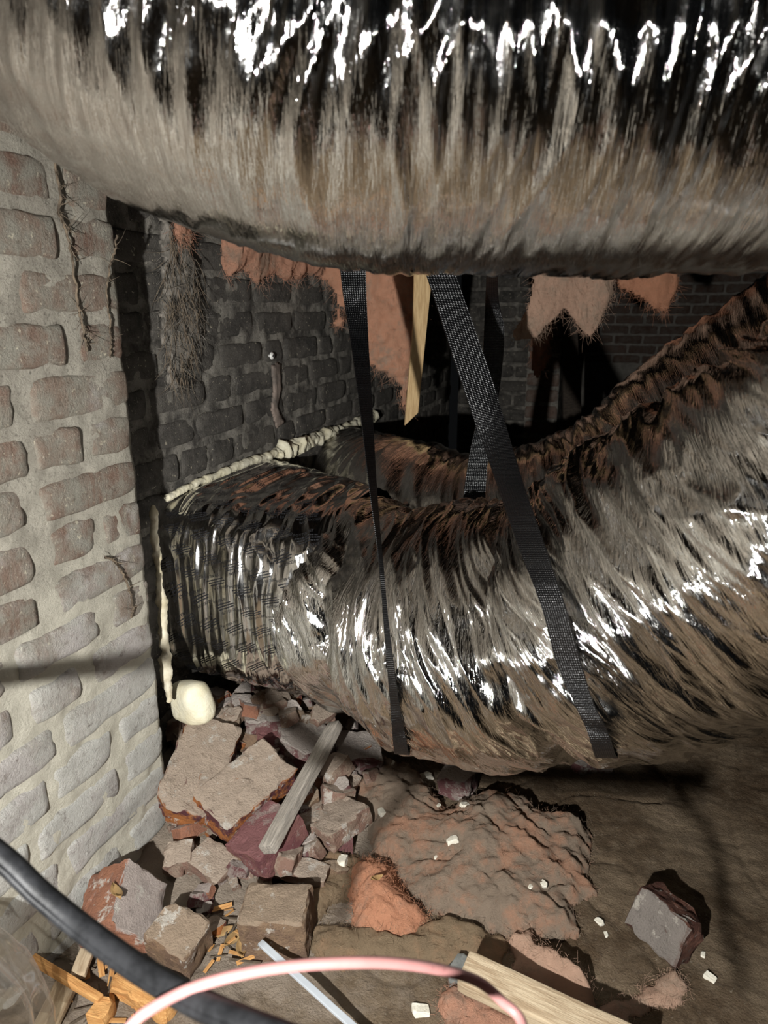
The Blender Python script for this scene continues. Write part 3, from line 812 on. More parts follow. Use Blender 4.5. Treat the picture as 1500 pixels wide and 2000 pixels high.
# ================================================================== SPRAY FOAM
def bead(name, pts, r, label, seed, lump=0.45, mat='foam', n=110, freq=60):
    P = spline(pts, n); R = spline([[x] for x in r], n)[:, 0]
    s = np.concatenate([[0], np.cumsum(np.linalg.norm(np.diff(P, axis=0), axis=1))])
    rr = R * (0.85 + lump * np.abs(noise(s * freq * .6, seed)) + 0.3 * noise(s * 38, seed + 3.3))
    P = P + 0.006 * np.stack([0 * s, noise(s * 22, seed + 7.7), noise(s * 22, seed + 1.7)], 1)
    rr[0] *= 0.3; rr[-1] *= 0.3
    V, F, (Pc, *_ ) = tube(P, rr, 14)
    ctr = np.repeat(P, 14, 0); dirv = V - ctr
    V = V + dirv * (0.9 * lump * fbm(V[:, 0] * 45 + seed, V[:, 1] * 45, V[:, 2] * 45, 3))[:, None]
    V = V + 0.0022 * np.stack([fbm(V[:, 0] * 90 + k, V[:, 1] * 90, V[:, 2] * 90 + seed, 2) for k in range(3)], 1)
    return tag(link(name, mesh(name, V, F), mat), label, 'spray foam', 'beads of spray foam')
bead('foam_bead', [on_x(x, y, RX + 0.012) for x, y in ((322, 972), (380, 945), (440, 920), (500, 898), (545, 884))], [.009, .009, .010, .012, .013],
     'thin cream bead of spray foam sealing the printed sleeve top to the wall', 1.0, lump=0.16)
bead('foam_bead', [on_x(x, y, RX + 0.014) for x, y in ((540, 886), (572, 874), (600, 864), (640, 848), (690, 829), (735, 813))], [.018, .022, .022, .015, .014, .018],
     'lumpy cream spray foam bead above the rear duct mouth', 5.0, lump=0.7, freq=75)
bead('foam_bead', [at(x, y, 1.43) for x, y in ((300, 985), (304, 1050), (309, 1120), (316, 1200), (324, 1290), (330, 1370))], [.006, .009, .006, .010, .012, .008],
     'dirty upright foam bead in the gap between pier and sleeve', 9.0, mat='foam_dirty', freq=40)
me = worn_box('foam_blob', 0.105, 0.07, 0.095, 77, cuts=9, rnd=0.034, amp=0.006, freq=17)
o = link('foam_blob', me, 'foam'); o.location = at(374, 1372, 1.50); o.rotation_euler = (0.1, -0.25, -0.3)
tag(o, 'fat cream blob of spray foam under the printed sleeve', 'spray foam')

# ================================================================== RUBBLE
MT['rub_orange'] = mat_rubble('rubble_orange', (0.45, 0.17, 0.055), (0.13, 0.045, 0.05), (0.39, 0.31, 0.245))
MT['rub_purple'] = mat_rubble('rubble_purple', (0.19, 0.075, 0.08), (0.24, 0.11, 0.10), (0.22, 0.10, 0.10), 0.0, (0.36, 0.29, 0.26))
MT['rub_beige'] = mat_rubble('rubble_beige', (0.34, 0.25, 0.19), (0.28, 0.17, 0.13), (0.40, 0.32, 0.255))
MT['rub_grey'] = mat_rubble('rubble_grey', (0.33, 0.27, 0.24), (0.18, 0.08, 0.08), (0.40, 0.35, 0.315))
MT['rub_red'] = mat_rubble('rubble_red', (0.36, 0.165, 0.10), (0.30, 0.14, 0.09), (0.39, 0.33, 0.30), 0.1)
MT['rub_brown'] = mat_rubble('rubble_brown', (0.27, 0.18, 0.115), (0.20, 0.13, 0.09), (0.31, 0.235, 0.17))
MT['rub_dark'] = mat_rubble('rubble_dark', (0.10, 0.042, 0.030), (0.14, 0.065, 0.045), (0.21, 0.185, 0.165), 0.15, (0.5, 0.46, 0.40))

def block_at(name, p1, p2, h1, h2, w, t, roll, mat, seed, label, cat, ncut=3, deep=0.3, group=None, make=None, extra=0.0):
    """p1,p2: ends of the long axis of the upper face in the photograph; h1,h2 heights above the dirt"""
    P1, P2 = gnd(*p1, h1), gnd(*p2, h2); ax = P2 - P1; l = float(np.linalg.norm(ax)) + extra
    a = Vector(ax).normalized(); up = Vector((0, 0, 1)); up = (up - a * up.dot(a)).normalized()
    up = Matrix.Rotation(math.radians(roll), 3, a) @ up
    q = frame_quat(a, up)
    me = make(l) if make else broken_block(name, l, w, t, seed, ncut, deep=deep)
    o = link(name, me, mat); o.rotation_mode = 'QUATERNION'; o.rotation_quaternion = q
    o.location = Vector((P1 + P2) / 2) - up * t / 2
    return tag(o, label, cat, group)

BR = 'broken bricks in the rubble heap'
block_at('broken_brick', (423, 1405), (352, 1585), .115, .085, .115, .065, -16, 'rub_orange', 11, 'largest dusty broken brick leaning beside the pier, orange stain along its left', 'brick', 3, .22, BR)
block_at('broken_brick', (545, 1470), (408, 1585), .135, .10, .105, .07, -20, 'rub_orange', 12, 'long broken brick with dusty face and orange and purple lower edge, centre of heap', 'brick', 2, .16, BR)
block_at('broken_brick', (552, 1572), (470, 1665), .10, .075, .095, .06, 8, 'rub_purple', 13, 'purple-faced brick lying under the orange-edged long brick', 'brick', 1, .12, BR)
block_at('broken_brick', (622, 1405), (560, 1450), .085, .085, .11, .06, -12, 'rub_grey', 14, 'pale grey broken brick with purple edge beside the top of the slat', 'brick', 4, .35, BR)
block_at('broken_brick', (478, 1395), (548, 1392), .07, .075, .065, .06, 0, 'rub_grey', 15, 'small pale brick end with purple front under the sleeve', 'brick', 3, .3, BR)
block_at('broken_brick', (608, 1614), (682, 1556), .05, .05, .115, .04, -10, 'rub_beige', 16, 'squarish dusty half brick lying flat right of the slat', 'brick', 2, .15, BR)
block_at('broken_brick', (655, 1455), (742, 1455), .05, .06, .10, .06, 6, 'rub_grey', 17, 'pale brick half hidden below the duct at the first strap', 'brick', 3, .2, BR)
block_at('broken_brick', (290, 1700), (258, 1830), .10, .075, .10, .085, -56, 'rub_red', 18, 'red-orange brick with grey right end at the foot of the pier', 'brick', 3, .2, BR)
block_at('broken_brick', (372, 1775), (318, 1850), .085, .07, .085, .075, -10, 'rub_brown', 19, 'brown brick with a white mortar stripe, in front of the red-orange brick', 'brick', 3, .3, BR)
block_at('broken_brick', (472, 1762), (602, 1762), .078, .078, .085, .08, 0, 'rub_brown', 20, 'square-cut brown brick with grey lower front above the white stick', 'brick', 1, .10, BR)
block_at('broken_brick', (385, 1655), (445, 1700), .045, .04, .06, .03, 10, 'rub_beige', 21, 'thin split brick flake below the orange-edged brick', 'brick', 3, .3, BR)
block_at('broken_brick', (520, 1675), (640, 1705), .035, .035, .045, .02, 0, 'rub_beige', 22, 'flat thin slab fragment at the lower end of the slat', 'brick', 2, .2, BR)
block_at('broken_brick', (868, 1497), (925, 1512), .06, .06, .07, .05, 0, 'rub_grey', 23, 'pinkish brick corner showing behind the dusty insulation mat', 'brick', 3, .25, BR)
block_at('broken_brick', (350, 1640), (345, 1690), .05, .04, .05, .04, 10, 'rub_beige', 24, 'dusty brick chunk tucked against the lower pier corner', 'brick', 3, .3, BR)
block_at('broken_brick', (500, 1430), (560, 1425), .06, .06, .05, .05, 0, 'rub_purple', 25, 'small purple brick chunk between the pale end and the long brick', 'brick', 4, .35, BR)
block_at('broken_brick', (655, 1505), (700, 1530), .03, .03, .05, .04, 0, 'rub_beige', 26, 'dusty brick chunk between slat and insulation mat', 'brick', 4, .35, BR)
block_at('broken_brick', (1234, 1764), (1332, 1852), .06, .055, .075, .06, 66, 'rub_dark', 27, 'lone dark red-brown brick half lying on the dirt at right', 'brick', 3, .22)
block_at('concrete_fragment', (1122, 1490), (1195, 1486), .02, .02, .03, .03, 0, 'rub_grey', 28, 'pale flat fragment poking out under the duct at right', 'rubble', 3, .2)
block_at('grey_stone', (878, 1878), (918, 1882), .03, .03, .035, .035, 0, 'stone_grey', 29, 'grey stone beside the plank end above the pink cable', 'stone', 5, .4)

# small rubble: fragments between the bricks
frag = []
for k in range(10):
    l = 0.05
    frag.append(broken_block('brick_fragment', l, l * random.uniform(.5, .9), l * random.uniform(.35, .7), 300 + k, 5, deep=0.45, amp=0.0014, res=0.009))
frag_words = {'rub_beige': 'dusty beige', 'rub_grey': 'pale grey', 'rub_orange': 'orange-edged', 'rub_brown': 'brown', 'rub_red': 'reddish'}
frag_m = ['rub_beige', 'rub_beige', 'rub_grey', 'rub_orange', 'rub_brown', 'rub_brown', 'rub_grey', 'rub_beige', 'rub_brown', 'rub_red']
for m_, f_ in zip(frag_m, frag): f_.materials.append(MT[m_])
area = [(340, 1395), (420, 1345), (650, 1375), (740, 1480), (700, 1560), (690, 1650), (640, 1725), (600, 1720), (470, 1730), (440, 1790), (420, 1850), (380, 1740), (335, 1690)]
RF = random.Random(5); placed = 0
while placed < 250:
    px, py = RF.uniform(330, 745), RF.uniform(1345, 1860)
    if placed >= 200: px, py = RF.uniform(405, 640), RF.uniform(1355, 1410)
    if poly_sdf(area, np.array([px]), np.array([py]))[0] < 0: continue
    s = RF.choice((0.3, 0.4, 0.5, 0.7, 0.9, 1.2)) * RF.uniform(.8, 1.2)
    if placed >= 200: s = RF.uniform(.7, 1.5)
    p = gnd(px, py, 0.012 * s + RF.uniform(0, 0.03) * (py < 1700) + (RF.uniform(.01, .05) if placed >= 200 else 0))
    fk = RF.randrange(len(frag)); o = bpy.data.objects.new('brick_fragment', frag[fk]); COL.objects.link(o)
    o.location = p; o.scale = (s, s, s); o.rotation_euler = (RF.uniform(-.5, .5), RF.uniform(-.5, .5), RF.uniform(0, 6.3))
    w_ = frag_words[frag_m[fk]]
    tag(o, 'small ' + w_ + ' brick fragment lying loose among the broken bricks', 'rubble', 'small ' + w_ + ' fragments of the rubble heap'); placed += 1

# ================================================================== WOOD
def plank_mesh(l, w, t, seed, rough=0.0012):
    me = worn_box('board', l, w, t, seed, cuts=7, rnd=min(w, t) * 0.12, amp=rough, freq=18); return me
def wood(name, p1, p2, h1, h2, w, t, roll, mat, seed, label, cat='wood', group=None, broken=False):
    return block_at(name, p1, p2, h1, h2, w, t, roll, mat, seed, label, cat, group=group, ncut=4, deep=.3,
                    make=None if broken else (lambda l: plank_mesh(l, w, t, seed)))
wood('weathered_batten', (651, 1408), (515, 1652), .16, .115, .03, .022, 25, 'wood_grey', 41, 'grey weathered wooden slat leaning across the broken bricks')
wood('wood_plank', (905, 1882), (1260, 2050), .09, .085, .05, .03, 10, 'wood_plank', 42, 'long tan plank running out of the bottom edge at right')
wood('wood_stick', (40, 1852), (197, 1948), .045, .035, .012, .012, 0, 'wood_orange', 43, 'thin orange stick crossing a lath at lower left')
wood('wood_lath', (193, 1795), (150, 1903), .03, .03, .024, .009, 0, 'wood_plank', 44, 'short tan lath at the pier foot under the black cable')
wood('wood_lath', (130, 1915), (78, 2020), .02, .02, .036, .010, 0, 'wood_plank', 45, 'broader tan lath leaving the frame at the lower left')
wood('wood_chunk', (232, 1893), (335, 1950), .03, .03, .05, .035, 10, 'wood_orange', 46, 'splintered orange wood chunk under the black cable', broken=True)
wood('wood_chunk', (182, 1962), (216, 1968), .03, .03, .035, .03, 0, 'wood_orange', 47, 'small orange wood block near the bottom edge at left', broken=True)
V, F = box_vf(0.03, 0.007, 0.0012); cm = [mesh('wood_chip', V, F, False), mesh('wood_chip', np.array(V) * np.array([1.4, .5, 1]), F, False)]
cm[0].materials.append(MT['wood_orange']); cm[1].materials.append(MT['twig'])
for k in range(60):
    px, py = RF.uniform(110, 300), RF.uniform(1850, 2000)
    if k > 35: px, py = RF.uniform(390, 480), RF.uniform(1770, 1900)
    ck = RF.randrange(2); near = 'by the black cable' if k <= 35 else 'left of the square-cut brick'; o = bpy.data.objects.new('wood_chip', cm[ck]); COL.objects.link(o); o.location = gnd(px, py, RF.uniform(.004, .012))
    o.rotation_euler = (RF.uniform(-.3, .3), RF.uniform(-.3, .3), RF.uniform(0, 6.3)); s = RF.uniform(.5, 1.3); o.scale = (s, s, s)
    w_ = ('short orange', 'thin brown')[ck]
    tag(o, w_ + ' splinter of wood scattered on the dirt ' + near, 'wood chip', w_ + ' wood splinters ' + near)

# ================================================================== INSULATION
def fringe(rim, n, ln, mat, parent, drop, seed=0, width=0.0006):
    R = np.random.default_rng(int(seed)); segs = []
    for k in R.integers(0, len(rim), n):
        p = rim[k] + R.normal(size=3) * 0.004; d = R.normal(size=3) + np.asarray(drop); d /= np.linalg.norm(d)
        c = R.normal(size=3) * 1.3; l = ln * R.uniform(.3, 1.0); tt = np.linspace(0, 1, 5)[:, None]
        segs.append(p + d * l * tt + c * l * tt ** 2 * 0.5)
    V, F = strands(segs, width)
    o = child_mesh('loose_fibres', V, F, mat, parent); tag(o, None, None, kind='stuff'); return o

def ground_mat(name, pxs, hmax, fall, mat, label, seed, rough=1.0, fib=250, res=0.0038):
    W = np.array([gnd(x, y, hmax * 0.6) for x, y in pxs]); O = np.array([W[:, 0].mean(), W[:, 1].mean(), 0.0])
    pts = W[:, :2] - O[:2]
    def front(d, x, y):
        u, v = x + O[0], y + O[1]
        b = hmax * (1 - np.exp(-d / fall)) * (0.75 + 0.45 * noise(u * 7 + seed, v * 7, seed))
        wu, wv_ = u + .03 * noise(u * 14, v * 14, seed + 1), v + .03 * noise(u * 14, v * 14, seed + 6)
        b = b + rough * np.clip(d / 0.02, 0, 1) * (0.020 * (0.5 - np.abs(noise(wu * 8, wv_ * 8, seed + 2))) * 1.2 - 0.020 * np.clip(ridge(wu * 6.5, wv_ * 9, seed + 2) - .70, 0, 1)
             + 0.009 * (0.4 - np.abs(noise(wu * 21, wv_ * 21, seed + 3))) + 0.0055 * fbm(u * 42, v * 42, seed, 4) + 0.0022 * noise(u * 115, v * 115, seed))
        return np.maximum(b, 0.0015)
    def back(d, x, y): return 0.012 + 0 * d
    V, F, rim = pad_mesh(O, np.array([1., 0, 0]), np.array([0, 1., 0]), np.array([0, 0, 1.]), pts, res, front, back, 0.012, seed, base=lambda w: ground_h(w[:, 0], w[:, 1]))
    e = empty(name, O, label, 'insulation', 'insulation on the dirt')
    child_mesh('fleece', V, F, mat, e); fringe(np.vstack([rim, rim, V[:len(V) // 2][::3]]), fib * 4, 0.012, mat, e, (0, 0, 0.15), seed, .00032); return e
ground_mat('insulation_mat', [(698, 1500), (735, 1458), (800, 1462), (850, 1525), (885, 1560), (935, 1535), (1000, 1532), (1060, 1568), (1130, 1556), (1166, 1600), (1150, 1680), (1172, 1712), (1130, 1735), (1140, 1790),
           (1080, 1800), (1000, 1792), (930, 1775), (860, 1752), (800, 1722), (765, 1660), (728, 1640), (715, 1580), (690, 1545)], 0.07, 0.045, 'ins_grey',
           'large dusty grey-pink insulation mat sprawled on the dirt below the duct', 2.0, 1.2, 500)
ground_mat('insulation_tuft', [(678, 1662), (722, 1642), (765, 1668), (800, 1708), (842, 1752), (812, 1792), (760, 1802), (690, 1788), (684, 1730)], 0.075, 0.03, 'ins_pink',
           'bright orange-pink insulation tuft left of the dusty mat', 5.0, 0.7, 300)
ground_mat('insulation_roll', [(998, 1800), (1035, 1786), (1100, 1835), (1163, 1890), (1160, 1938), (1130, 1932), (1080, 1902), (1012, 1858)], 0.085, 0.022, 'ins_pale',
           'pale pink sausage-shaped insulation roll lying above the plank', 8.0, 0.6, 200)
ground_mat('insulation_scrap', [(606, 1792), (690, 1798), (800, 1806), (870, 1772), (925, 1790), (1000, 1830), (985, 1880), (900, 1880), (760, 1872), (640, 1872), (598, 1835)], 0.03, 0.03, 'ins_brown',
           'thin brown dirt-caked insulation scrap above the pink cable', 11.0, 0.8, 300)
ground_mat('insulation_scrap', [(1132, 1962), (1230, 1942), (1285, 1905), (1318, 1880), (1350, 1925), (1335, 1952), (1260, 1968), (1200, 1992), (1150, 1988)], 0.022, 0.02, 'ins_pale',
           'curved strip of insulation in front of the lone dark brick', 14.0, 0.6, 150)
ground_mat('insulation_scrap', [(850, 1935), (920, 1900), (1000, 1940), (1080, 1990), (1130, 2040), (880, 2050)], 0.03, 0.03, 'ins_hang',
           'pink insulation scrap below the plank inside the pink cable bend', 17.0, 0.8, 200)
ground_mat('insulation_scrap', [(640, 1640), (700, 1655), (705, 1720), (650, 1760), (615, 1790), (600, 1750), (610, 1690)], 0.035, 0.03, 'ins_brown',
           'grey-brown insulation scrap between the square-cut brick and the orange tuft', 19.0, 0.8, 200)

def plane_uv(px, py, O, A, B, N):
    q = ray(px, py); tt = ((O - CAM) @ N) / (q @ N); w = CAM + q * tt - O; return (w @ A, w @ B)
def hanging(name, pxs, O, N, thick, mat, label, seed, fib=350, res=0.006, edge=0.01, lumps=1.0, cat='insulation', ln=0.035):
    N = np.asarray(N, float) / np.linalg.norm(N); B = np.array([0, 0, 1.]); A = np.cross(B, N)
    pts = [plane_uv(x, y, O, A, B, N) for x, y in pxs]
    def front(d, x, y):
        b = thick * (1 - np.exp(-d / (thick * 0.7 + 1e-4))) * (0.8 + 0.5 * noise(x * 8 + seed, y * 5, seed))
        return np.maximum(b + lumps * np.clip(d / 0.015, 0, 1) * (0.014 * noise(x * 16, y * 9, seed + 4) + 0.006 * fbm(x * 40, y * 24, seed, 3)), 0.001)
    def back(d, x, y): return np.minimum(0.3 * thick, 0.002 + d * 0.3)
    V, F, rim = pad_mesh(O, A, B, N, pts, res, front, back, edge, seed)
    e = empty(name, O, label, cat, 'insulation hanging from above' if cat == 'insulation' else None)
    child_mesh('fleece' if cat == 'insulation' else 'clump', V, F, mat, e)
    low = rim[rim[:, 2] < rim[:, 2].min() + 0.75 * np.ptp(rim[:, 2])]
    if fib: fringe(np.vstack([low, low, V[:len(V) // 2][::4]]), fib * 3, ln * .7, mat, e, (0, 0, -1.6), seed, .00035)
    return e
hN = -np.array([FW[0], FW[1], 0]); hN /= np.linalg.norm(hN)
hanging('hanging_insulation', [(428, 250), (432, 515), (446, 545), (470, 528), (500, 552), (530, 535), (562, 548), (600, 538), (642, 545), (642, 250)], np.array([RX + 0.022, 1.75, 1.3]), (1, 0, 0), 0.035, 'ins_hang',
        'pink insulation fringe hanging against the sooty wall', 3.0, 500)
hanging('hanging_insulation', [(628, 250), (634, 545), (650, 585), (655, 640), (668, 635), (672, 600), (690, 606), (716, 690), (736, 722), (768, 742), (790, 800), (802, 760), (818, 640), (832, 250)], at(735, 620, 2.02), hN, 0.045, 'ins_flap',
        'long bright pink insulation flap hanging between strap and lath', 6.0, 700, lumps=2.0, edge=0.018)
hanging('hanging_insulation', [(1030, 250), (1040, 560), (1030, 600), (1000, 650), (1005, 668), (1045, 662), (1085, 622), (1102, 600), (1130, 640), (1152, 665), (1175, 625), (1200, 575), (1215, 250)], at(1150, 560, 1.9), hN, 0.03, 'ins_pale',
        'pale pink insulation shred with a pointed tail hanging right of the straps', 9.0, 700, res=0.004, edge=0.004)
hanging('hanging_insulation', [(1200, 250), (1205, 560), (1250, 582), (1275, 605), (1300, 610), (1325, 560), (1335, 250)], at(1265, 560, 2.0), hN, 0.04, 'ins_pink',
        'short pink insulation tuft hanging farthest right', 12.0, 400)
hanging('hanging_insulation', [(1028, 215), (1036, 640), (1034, 720), (1050, 746), (1076, 700), (1082, 640), (1088, 215)], at(1055, 680, 2.7), hN, 0.05, 'ins_hang',
        'dim pink insulation strip hanging in shadow before the narrow pier', 15.0, 150, res=0.009)
hanging('hanging_insulation', [(335, 420), (335, 455), (350, 478), (372, 470), (378, 430)], np.array([RX + 0.03, 1.35, 1.2]), (1, 0, 0), 0.02, 'ins_hang',
        'little pink insulation wad at the top of the web clump', 18.0, 60)

# tan lath hanging among the insulation
def cut_board(name, pxs, O, N, t, mat, label, cat):
    N = np.asarray(N, float) / np.linalg.norm(N); B = np.array([0, 0, 1.]); A = np.cross(B, N)
    P = [O + A * u + B * v for u, v in (plane_uv(x, y, O, A, B, N) for x, y in pxs)]
    n = len(P); V = [p + N * t / 2 for p in P] + [p - N * t / 2 for p in P]
    F = [list(range(n))[::-1], list(range(n, 2 * n))] + [[i, (i + 1) % n, n + (i + 1) % n, n + i] for i in range(n)]
    bm = bmesh.new(); vs = [bm.verts.new(p - O) for p in V]
    for f in F: bm.faces.new([vs[i] for i in f])
    bmesh.ops.recalc_face_normals(bm, faces=bm.faces[:])
    bmesh.ops.bevel(bm, geom=bm.edges[:], offset=t * 0.12, segments=1, affect='EDGES')
    me = bpy.data.meshes.new(name); bm.to_mesh(me); bm.free()
    o = link(name, me, mat); o.location = O; return tag(o, label, cat)
MT['wood_lath_v'] = mat_plain('lath_wood', (0.44, 0.29, 0.14), (0.60, 0.43, 0.23), 24, 0.75, 0.0015, 60, stretch=(10, 10, 1))
cut_board('hanging_lath', [(816, 220), (846, 220), (841, 560), (816, 806), (790, 831), (806, 640)], at(815, 640, 1.93), hN + 0.25 * RT, 0.010, 'wood_lath_v', 'tan wooden lath hanging upright beside the pink flap', 'wood')
cut_board('leaning_board', [(1098, 420), (1116, 420), (1135, 800), (1100, 1130)], at(1110, 700, 3.2), hN, 0.02, 'wood_dark', 'dim grey board beside the narrow pier in the shadows', 'wood')

# ================================================================== THINGS ON THE WALLS
nest = hanging('web_clump', [(312, 425), (345, 432), (372, 520), (392, 600), (394, 640), (372, 690), (352, 750), (332, 770), (326, 700), (314, 620), (316, 540)], np.array([RX + 0.012, 1.28, 1.05]), (1, 0, 0), 0.014, 'web',
               'dusty clump of cobweb and twigs clinging to the sooty wall', 22.0, 260, cat='cobweb', edge=0.014, lumps=0.9, ln=0.035)
Rg = np.random.default_rng(2); segs = []
for k in range(260):
    px, py = Rg.uniform(315, 392), Rg.uniform(425, 760)
    if abs(px - 352) > 42 - abs(py - 600) * 0.12: continue
    p = on_x(px, py, RX + Rg.uniform(0.02, 0.045)); d = np.array([Rg.normal() * .3, Rg.normal() * .5, -1.2 + Rg.normal() * .5]); d /= np.linalg.norm(d)
    tt = np.linspace(0, 1, 6)[:, None]; segs.append(p + d * tt * Rg.uniform(.02, .075) + Rg.normal(size=3) * tt ** 2 * .012)
V, F = strands(segs, 0.0006); o = child_mesh('twigs', V, F, 'twig', nest); tag(o, None, None, kind='stuff')

def vine(name, pts, r, label, X, mat='twig', hairs=30, seed=1):
    P = spline([on_x(x, y, X) for x, y in pts], 120); g = np.random.default_rng(seed)
    P[:, 0] += 0.004 * noise(np.arange(120) * .21, seed) + 0.002; P[:, 1] += 0.0025 * noise(np.arange(120) * .33, seed + 4.4)
    rr = r * (0.8 + 0.7 * np.abs(noise(np.arange(120) * .4, seed + 9.1)))
    V, F, _ = tube(P, rr, 7); e = empty(name, P[-1], label, 'root', 'roots on the pier'); child_mesh('stem', V, F, mat, e)
    segs = []
    for k in g.integers(0, 119, hairs):
        d = g.normal(size=3) * np.array([.5, 1, 1]); d[0] = abs(d[0]); d /= np.linalg.norm(d); tt = np.linspace(0, 1, 4)[:, None]
        segs.append(P[k] + d * tt * g.uniform(.006, .03) + g.normal(size=3) * tt ** 2 * .006)
    V, F = strands(segs, r * .3); o = child_mesh('rootlets', V, F, mat, e); tag(o, None, None, kind='stuff')
vine('dead_root', [(104, 318), (116, 380), (112, 415), (124, 440), (136, 490), (146, 560), (153, 610), (162, 650), (168, 686)], .0022, 'longest dead root hanging down the upper pier', PX + 0.004, seed=1, hairs=70)
vine('dead_root', [(226, 460), (222, 490), (213, 520), (207, 570), (212, 620), (214, 660), (215, 698)], .0017, 'thin dead root near the upper edge of the pier', PX + 0.004, seed=2, hairs=12)
vine('dead_root', [(205, 1088), (222, 1096), (238, 1120), (250, 1150), (258, 1185), (254, 1205)], .0022, 'short fibrous root scrap on the middle of the pier', PX + 0.003, seed=3, hairs=16)

c = on_x(530, 695, RX + 0.006)
sc = empty('wall_screw', c, 'pale round-headed screw in the sooty wall above the mortar drip', 'screw')
V, F, _ = tube(np.array([c + np.array([dx, 0, 0]) for dx in (0, .003, .0055, .0065)]), np.array([.0095, .0095, .0075, .004]), 18); child_mesh('screw_head', V, F, 'metal', sc)
V, F, _ = tube(np.array([c + np.array([dx, 0, 0]) for dx in (-.03, 0)]), .004, 10); child_mesh('screw_shank', V, F, 'metal', sc)
V, F = box_vf(.001, .014, .0022); child_mesh('screw_slot', np.array(V) + c + np.array([.0066, 0, 0]), F, 'ink', sc, smooth=False)
hanging('mortar_drip', [(528, 712), (548, 706), (548, 760), (541, 795), (556, 826), (540, 836), (530, 800), (534, 750)], np.array([RX + 0.004, 1.66, .8]), (1, 0, 0), 0.009, 'drip',
        'brown mortar drip running down the sooty wall below the screw', 25.0, 0, cat='mortar', edge=0.004, lumps=.5, res=0.004)

# ================================================================== CABLES, STICK, PLASTIC
bc_pts = [(-620, 1600, .46), (-340, 1586, .50), (-120, 1598, .52), (0, 1672, .53), (75, 1742, .53), (160, 1812, .52), (260, 1885, .495), (370, 1950, .46), (480, 2000, .43), (640, 2060, .40), (850, 2130, .37)]
V, F, _ = tube([at(*p) for p in bc_pts], .0090, 22, n=160)
bc = empty('black_cable', at(480, 2000, .43), 'thick black cable sweeping across the lower left corner', 'cable')
child_mesh('sheath', V, F, 'black_cable', bc)
V, F, _ = tube([at(x - 10, y + 14, d - .0072) for x, y, d in bc_pts], .0034, 12, n=160); child_mesh('moulded_rib', V, F, 'black_cable', bc)
pk = [(100, 2300, .42), (180, 2100, .44), (255, 2005, .45), (300, 1968, .45), (370, 1932, .455), (460, 1905, .455), (560, 1888, .46), (680, 1880, .465), (780, 1882, .475), (870, 1896, .49), (935, 1918, .505), (980, 1955, .51), (1020, 2000, .50), (1032, 2120, .46), (1000, 2350, .40), (960, 2600, .34)]
V, F, (pP, pT, pA, pB) = tube([at(*p) for p in pk],   .0037, 16, n=320)
pc = empty('pink_cable', at(560, 1888, .46), 'slim pink cable arching over the bottom of the frame', 'cable')
child_mesh('sheath', V, F, 'pink_cable', pc)
sl = np.concatenate([[0], np.cumsum(np.linalg.norm(np.diff(pP, axis=0), axis=1))])
def cable_text(body, px, size=.0030):
    d = [abs(proj(p)[0] - px) for p in pP]; s0 = sl[int(np.argmin(d))]
    tv, tf = text_mesh(body, size); tv = tv - np.array([0, size * .33])
    s = s0 + tv[:, 0]; P = np.stack([np.interp(s, sl, pP[:, k]) for k in range(3)], 1); T = np.stack([np.interp(s, sl, pT[:, k]) for k in range(3)], 1)
    to = CAM - P; to -= T * np.sum(to * T, 1)[:, None]; to /= np.linalg.norm(to, axis=1)[:, None]
    up = np.cross(to, T); ang = tv[:, 1] / .0037
    return P + .0038 * (to * np.cos(ang)[:, None] + up * np.sin(ang)[:, None]), tf
Vs, Fs = [], []
for body, px in (('0098', 318), ('C(UL)', 365), ('FT', 858), ('E', 838)):
    v, f = cable_text(body, px); b = sum(len(q) for q in Vs); Vs.append(v); Fs += [[i + b for i in q] for q in f]
o = child_mesh('cable_print', np.vstack(Vs), Fs, 'pink_print', pc, smooth=False); tag(o, None, None, kind='stuff')

block_at('white_stick', (508, 1838), (720, 2030), .062, .03, .0105, .005, 0, 'white_plastic', 61, 'straight white plastic stick lying from the square-cut brick to the bottom edge', 'stick',
         make=lambda l: plank_mesh(l, .0105, .005, 61, .0003))

# crumpled clear plastic at the lower left
nu, nv = 70, 150
u = np.linspace(0, 1, nu)[:, None]; th = np.linspace(0, 2 * math.pi, nv, endpoint=False)[None]
prof = np.sin(np.clip(u * 1.08, 0, 1) * math.pi / 2) ** 0.5
lob = 1 + 0.16 * np.cos(7 * th + 2.2 * noise(u * 3, 1.5) + 0 * u) + 0.05 * noise(u * 6 + 0 * th, np.cos(th) * 3 + 0 * u, np.sin(th) * 3)
c = at(-25, 2010, .96)
rad = 0.072 * prof * lob; zz = c[2] + 0.20 * (1 - u) + 0 * th - 0.02
V = np.stack([c[0] + rad * np.cos(th) - .03 * (1 - u) + 0 * th, c[1] + rad * np.sin(th) + 0.0 * u, zz], -1)
pb = link('plastic_wrap', mesh('plastic_wrap', V.reshape(-1, 3), grid_faces(nu, nv, True)), 'clear')
tag(pb, 'crumpled clear plastic wrap at the lower left edge', 'plastic')

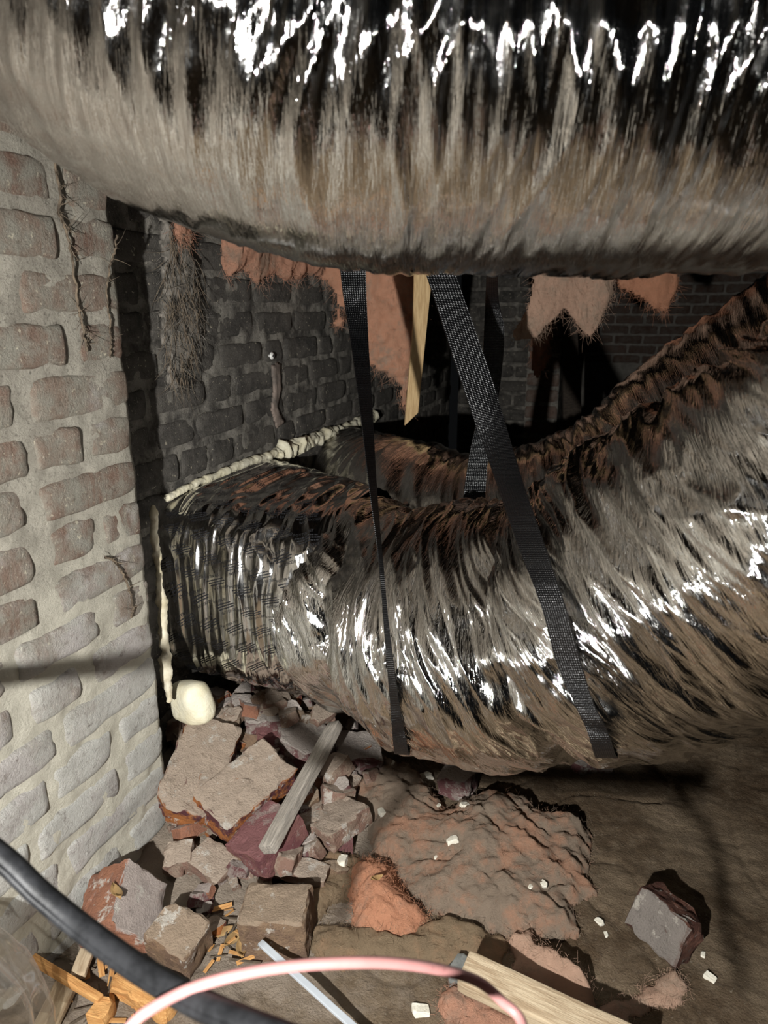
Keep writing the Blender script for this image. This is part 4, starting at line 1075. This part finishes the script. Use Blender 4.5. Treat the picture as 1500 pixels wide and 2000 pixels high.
# ================================================================== CRUMBS AND LEAVES dropped on whatever lies there
bpy.context.view_layer.update()
dg = bpy.context.evaluated_depsgraph_get()
def drop(px, py, skip=()):
    hit, loc, nor, idx, ob, mt = scene.ray_cast(dg, Vector(CAM), Vector(ray(px, py)))
    return loc, nor
crumbs = [(832, 1520, .030, 'long white foam crumb in the crease behind the dusty mat'), (906, 1573, .018, 'white foam crumb near the reddish patch of the mat'), (746, 1588, .020, 'white foam crumb at the left edge of the mat'),
          (884, 1641, .022, 'biggest white foam crumb in the middle of the mat'), (1061, 1728, .016, 'white foam crumb low on the right part of the mat'), (1036, 1733, .010, 'tiny white crumb beside another low on the mat'),
          (1170, 1802, .016, 'white crumb on bare dirt between mat and dark brick'), (1183, 1826, .009, 'tiny white crumb on dirt below a larger one'), (821, 1978, .026, 'cream foam chip on the dirt below the pink cable'),
          (855, 1574, .010, 'tiny white crumb upper left on the mat'), (668, 1685, .028, 'white mortar crumb beside the orange tuft'), (1386, 1912, .018, 'pale chip on the dirt at right of the curved strip'),
          (768, 1490, .010, 'tiny white crumb on top of the mat mound'), (1373, 1866, .010, 'tiny pale chip right of the dark brick'), (852, 1675, .009, 'tiny pale crumb just below the biggest crumb')]
for k, (px, py, s, lab) in enumerate(crumbs):
    loc, nor = drop(px, py); me = broken_block('foam_crumb', s, s * .62, s * .45, 500 + k, 5, amp=0.0006, deep=.4, res=.006)
    o = link('foam_crumb', me, 'crumb'); o.location = loc + nor * s * .12; o.rotation_euler = (RF.uniform(-.2, .2), RF.uniform(-.2, .2), RF.uniform(0, 6.3) if k else 0.7)
    tag(o, lab, 'crumb', 'pale crumbs on the ground')
def leaf(px, py, l, rz, label):
    loc, nor = drop(px, py); n = 9; V, F = [], []
    for i in range(n):
        t = i / (n - 1); w = l * .2 * math.sin(math.pi * t) ** .8 + 1e-4
        for j in (-1, 0, 1): V.append(((t - .5) * l, j * w, .006 * (abs(j) + (t - .5) ** 2 * 3)))
    F = grid_faces(n, 3); o = link('dead_leaf', mesh('dead_leaf', V, F), 'leaf'); o.location = loc + Vector((0, 0, .004)); o.rotation_euler = (.2, .1, rz)
    m = o.modifiers.new('thin', 'SOLIDIFY'); m.thickness = .0006
    tag(o, label, 'leaf', 'dead leaves')
leaf(228, 1752, .04, 2.6, 'curled dead leaf on the left of the red-orange brick')
leaf(735, 1722, .022, 0.7, 'small dead leaf on the orange-pink tuft')
leaf(432, 1828, .04, 0.9, 'brown dead leaf left of the square-cut brick')
leaf(455, 1840, .045, 1.4, 'upright brown dead leaf close to the square-cut brick')
leaf(470, 1862, .04, 2.2, 'brown dead leaf below the square-cut brick')
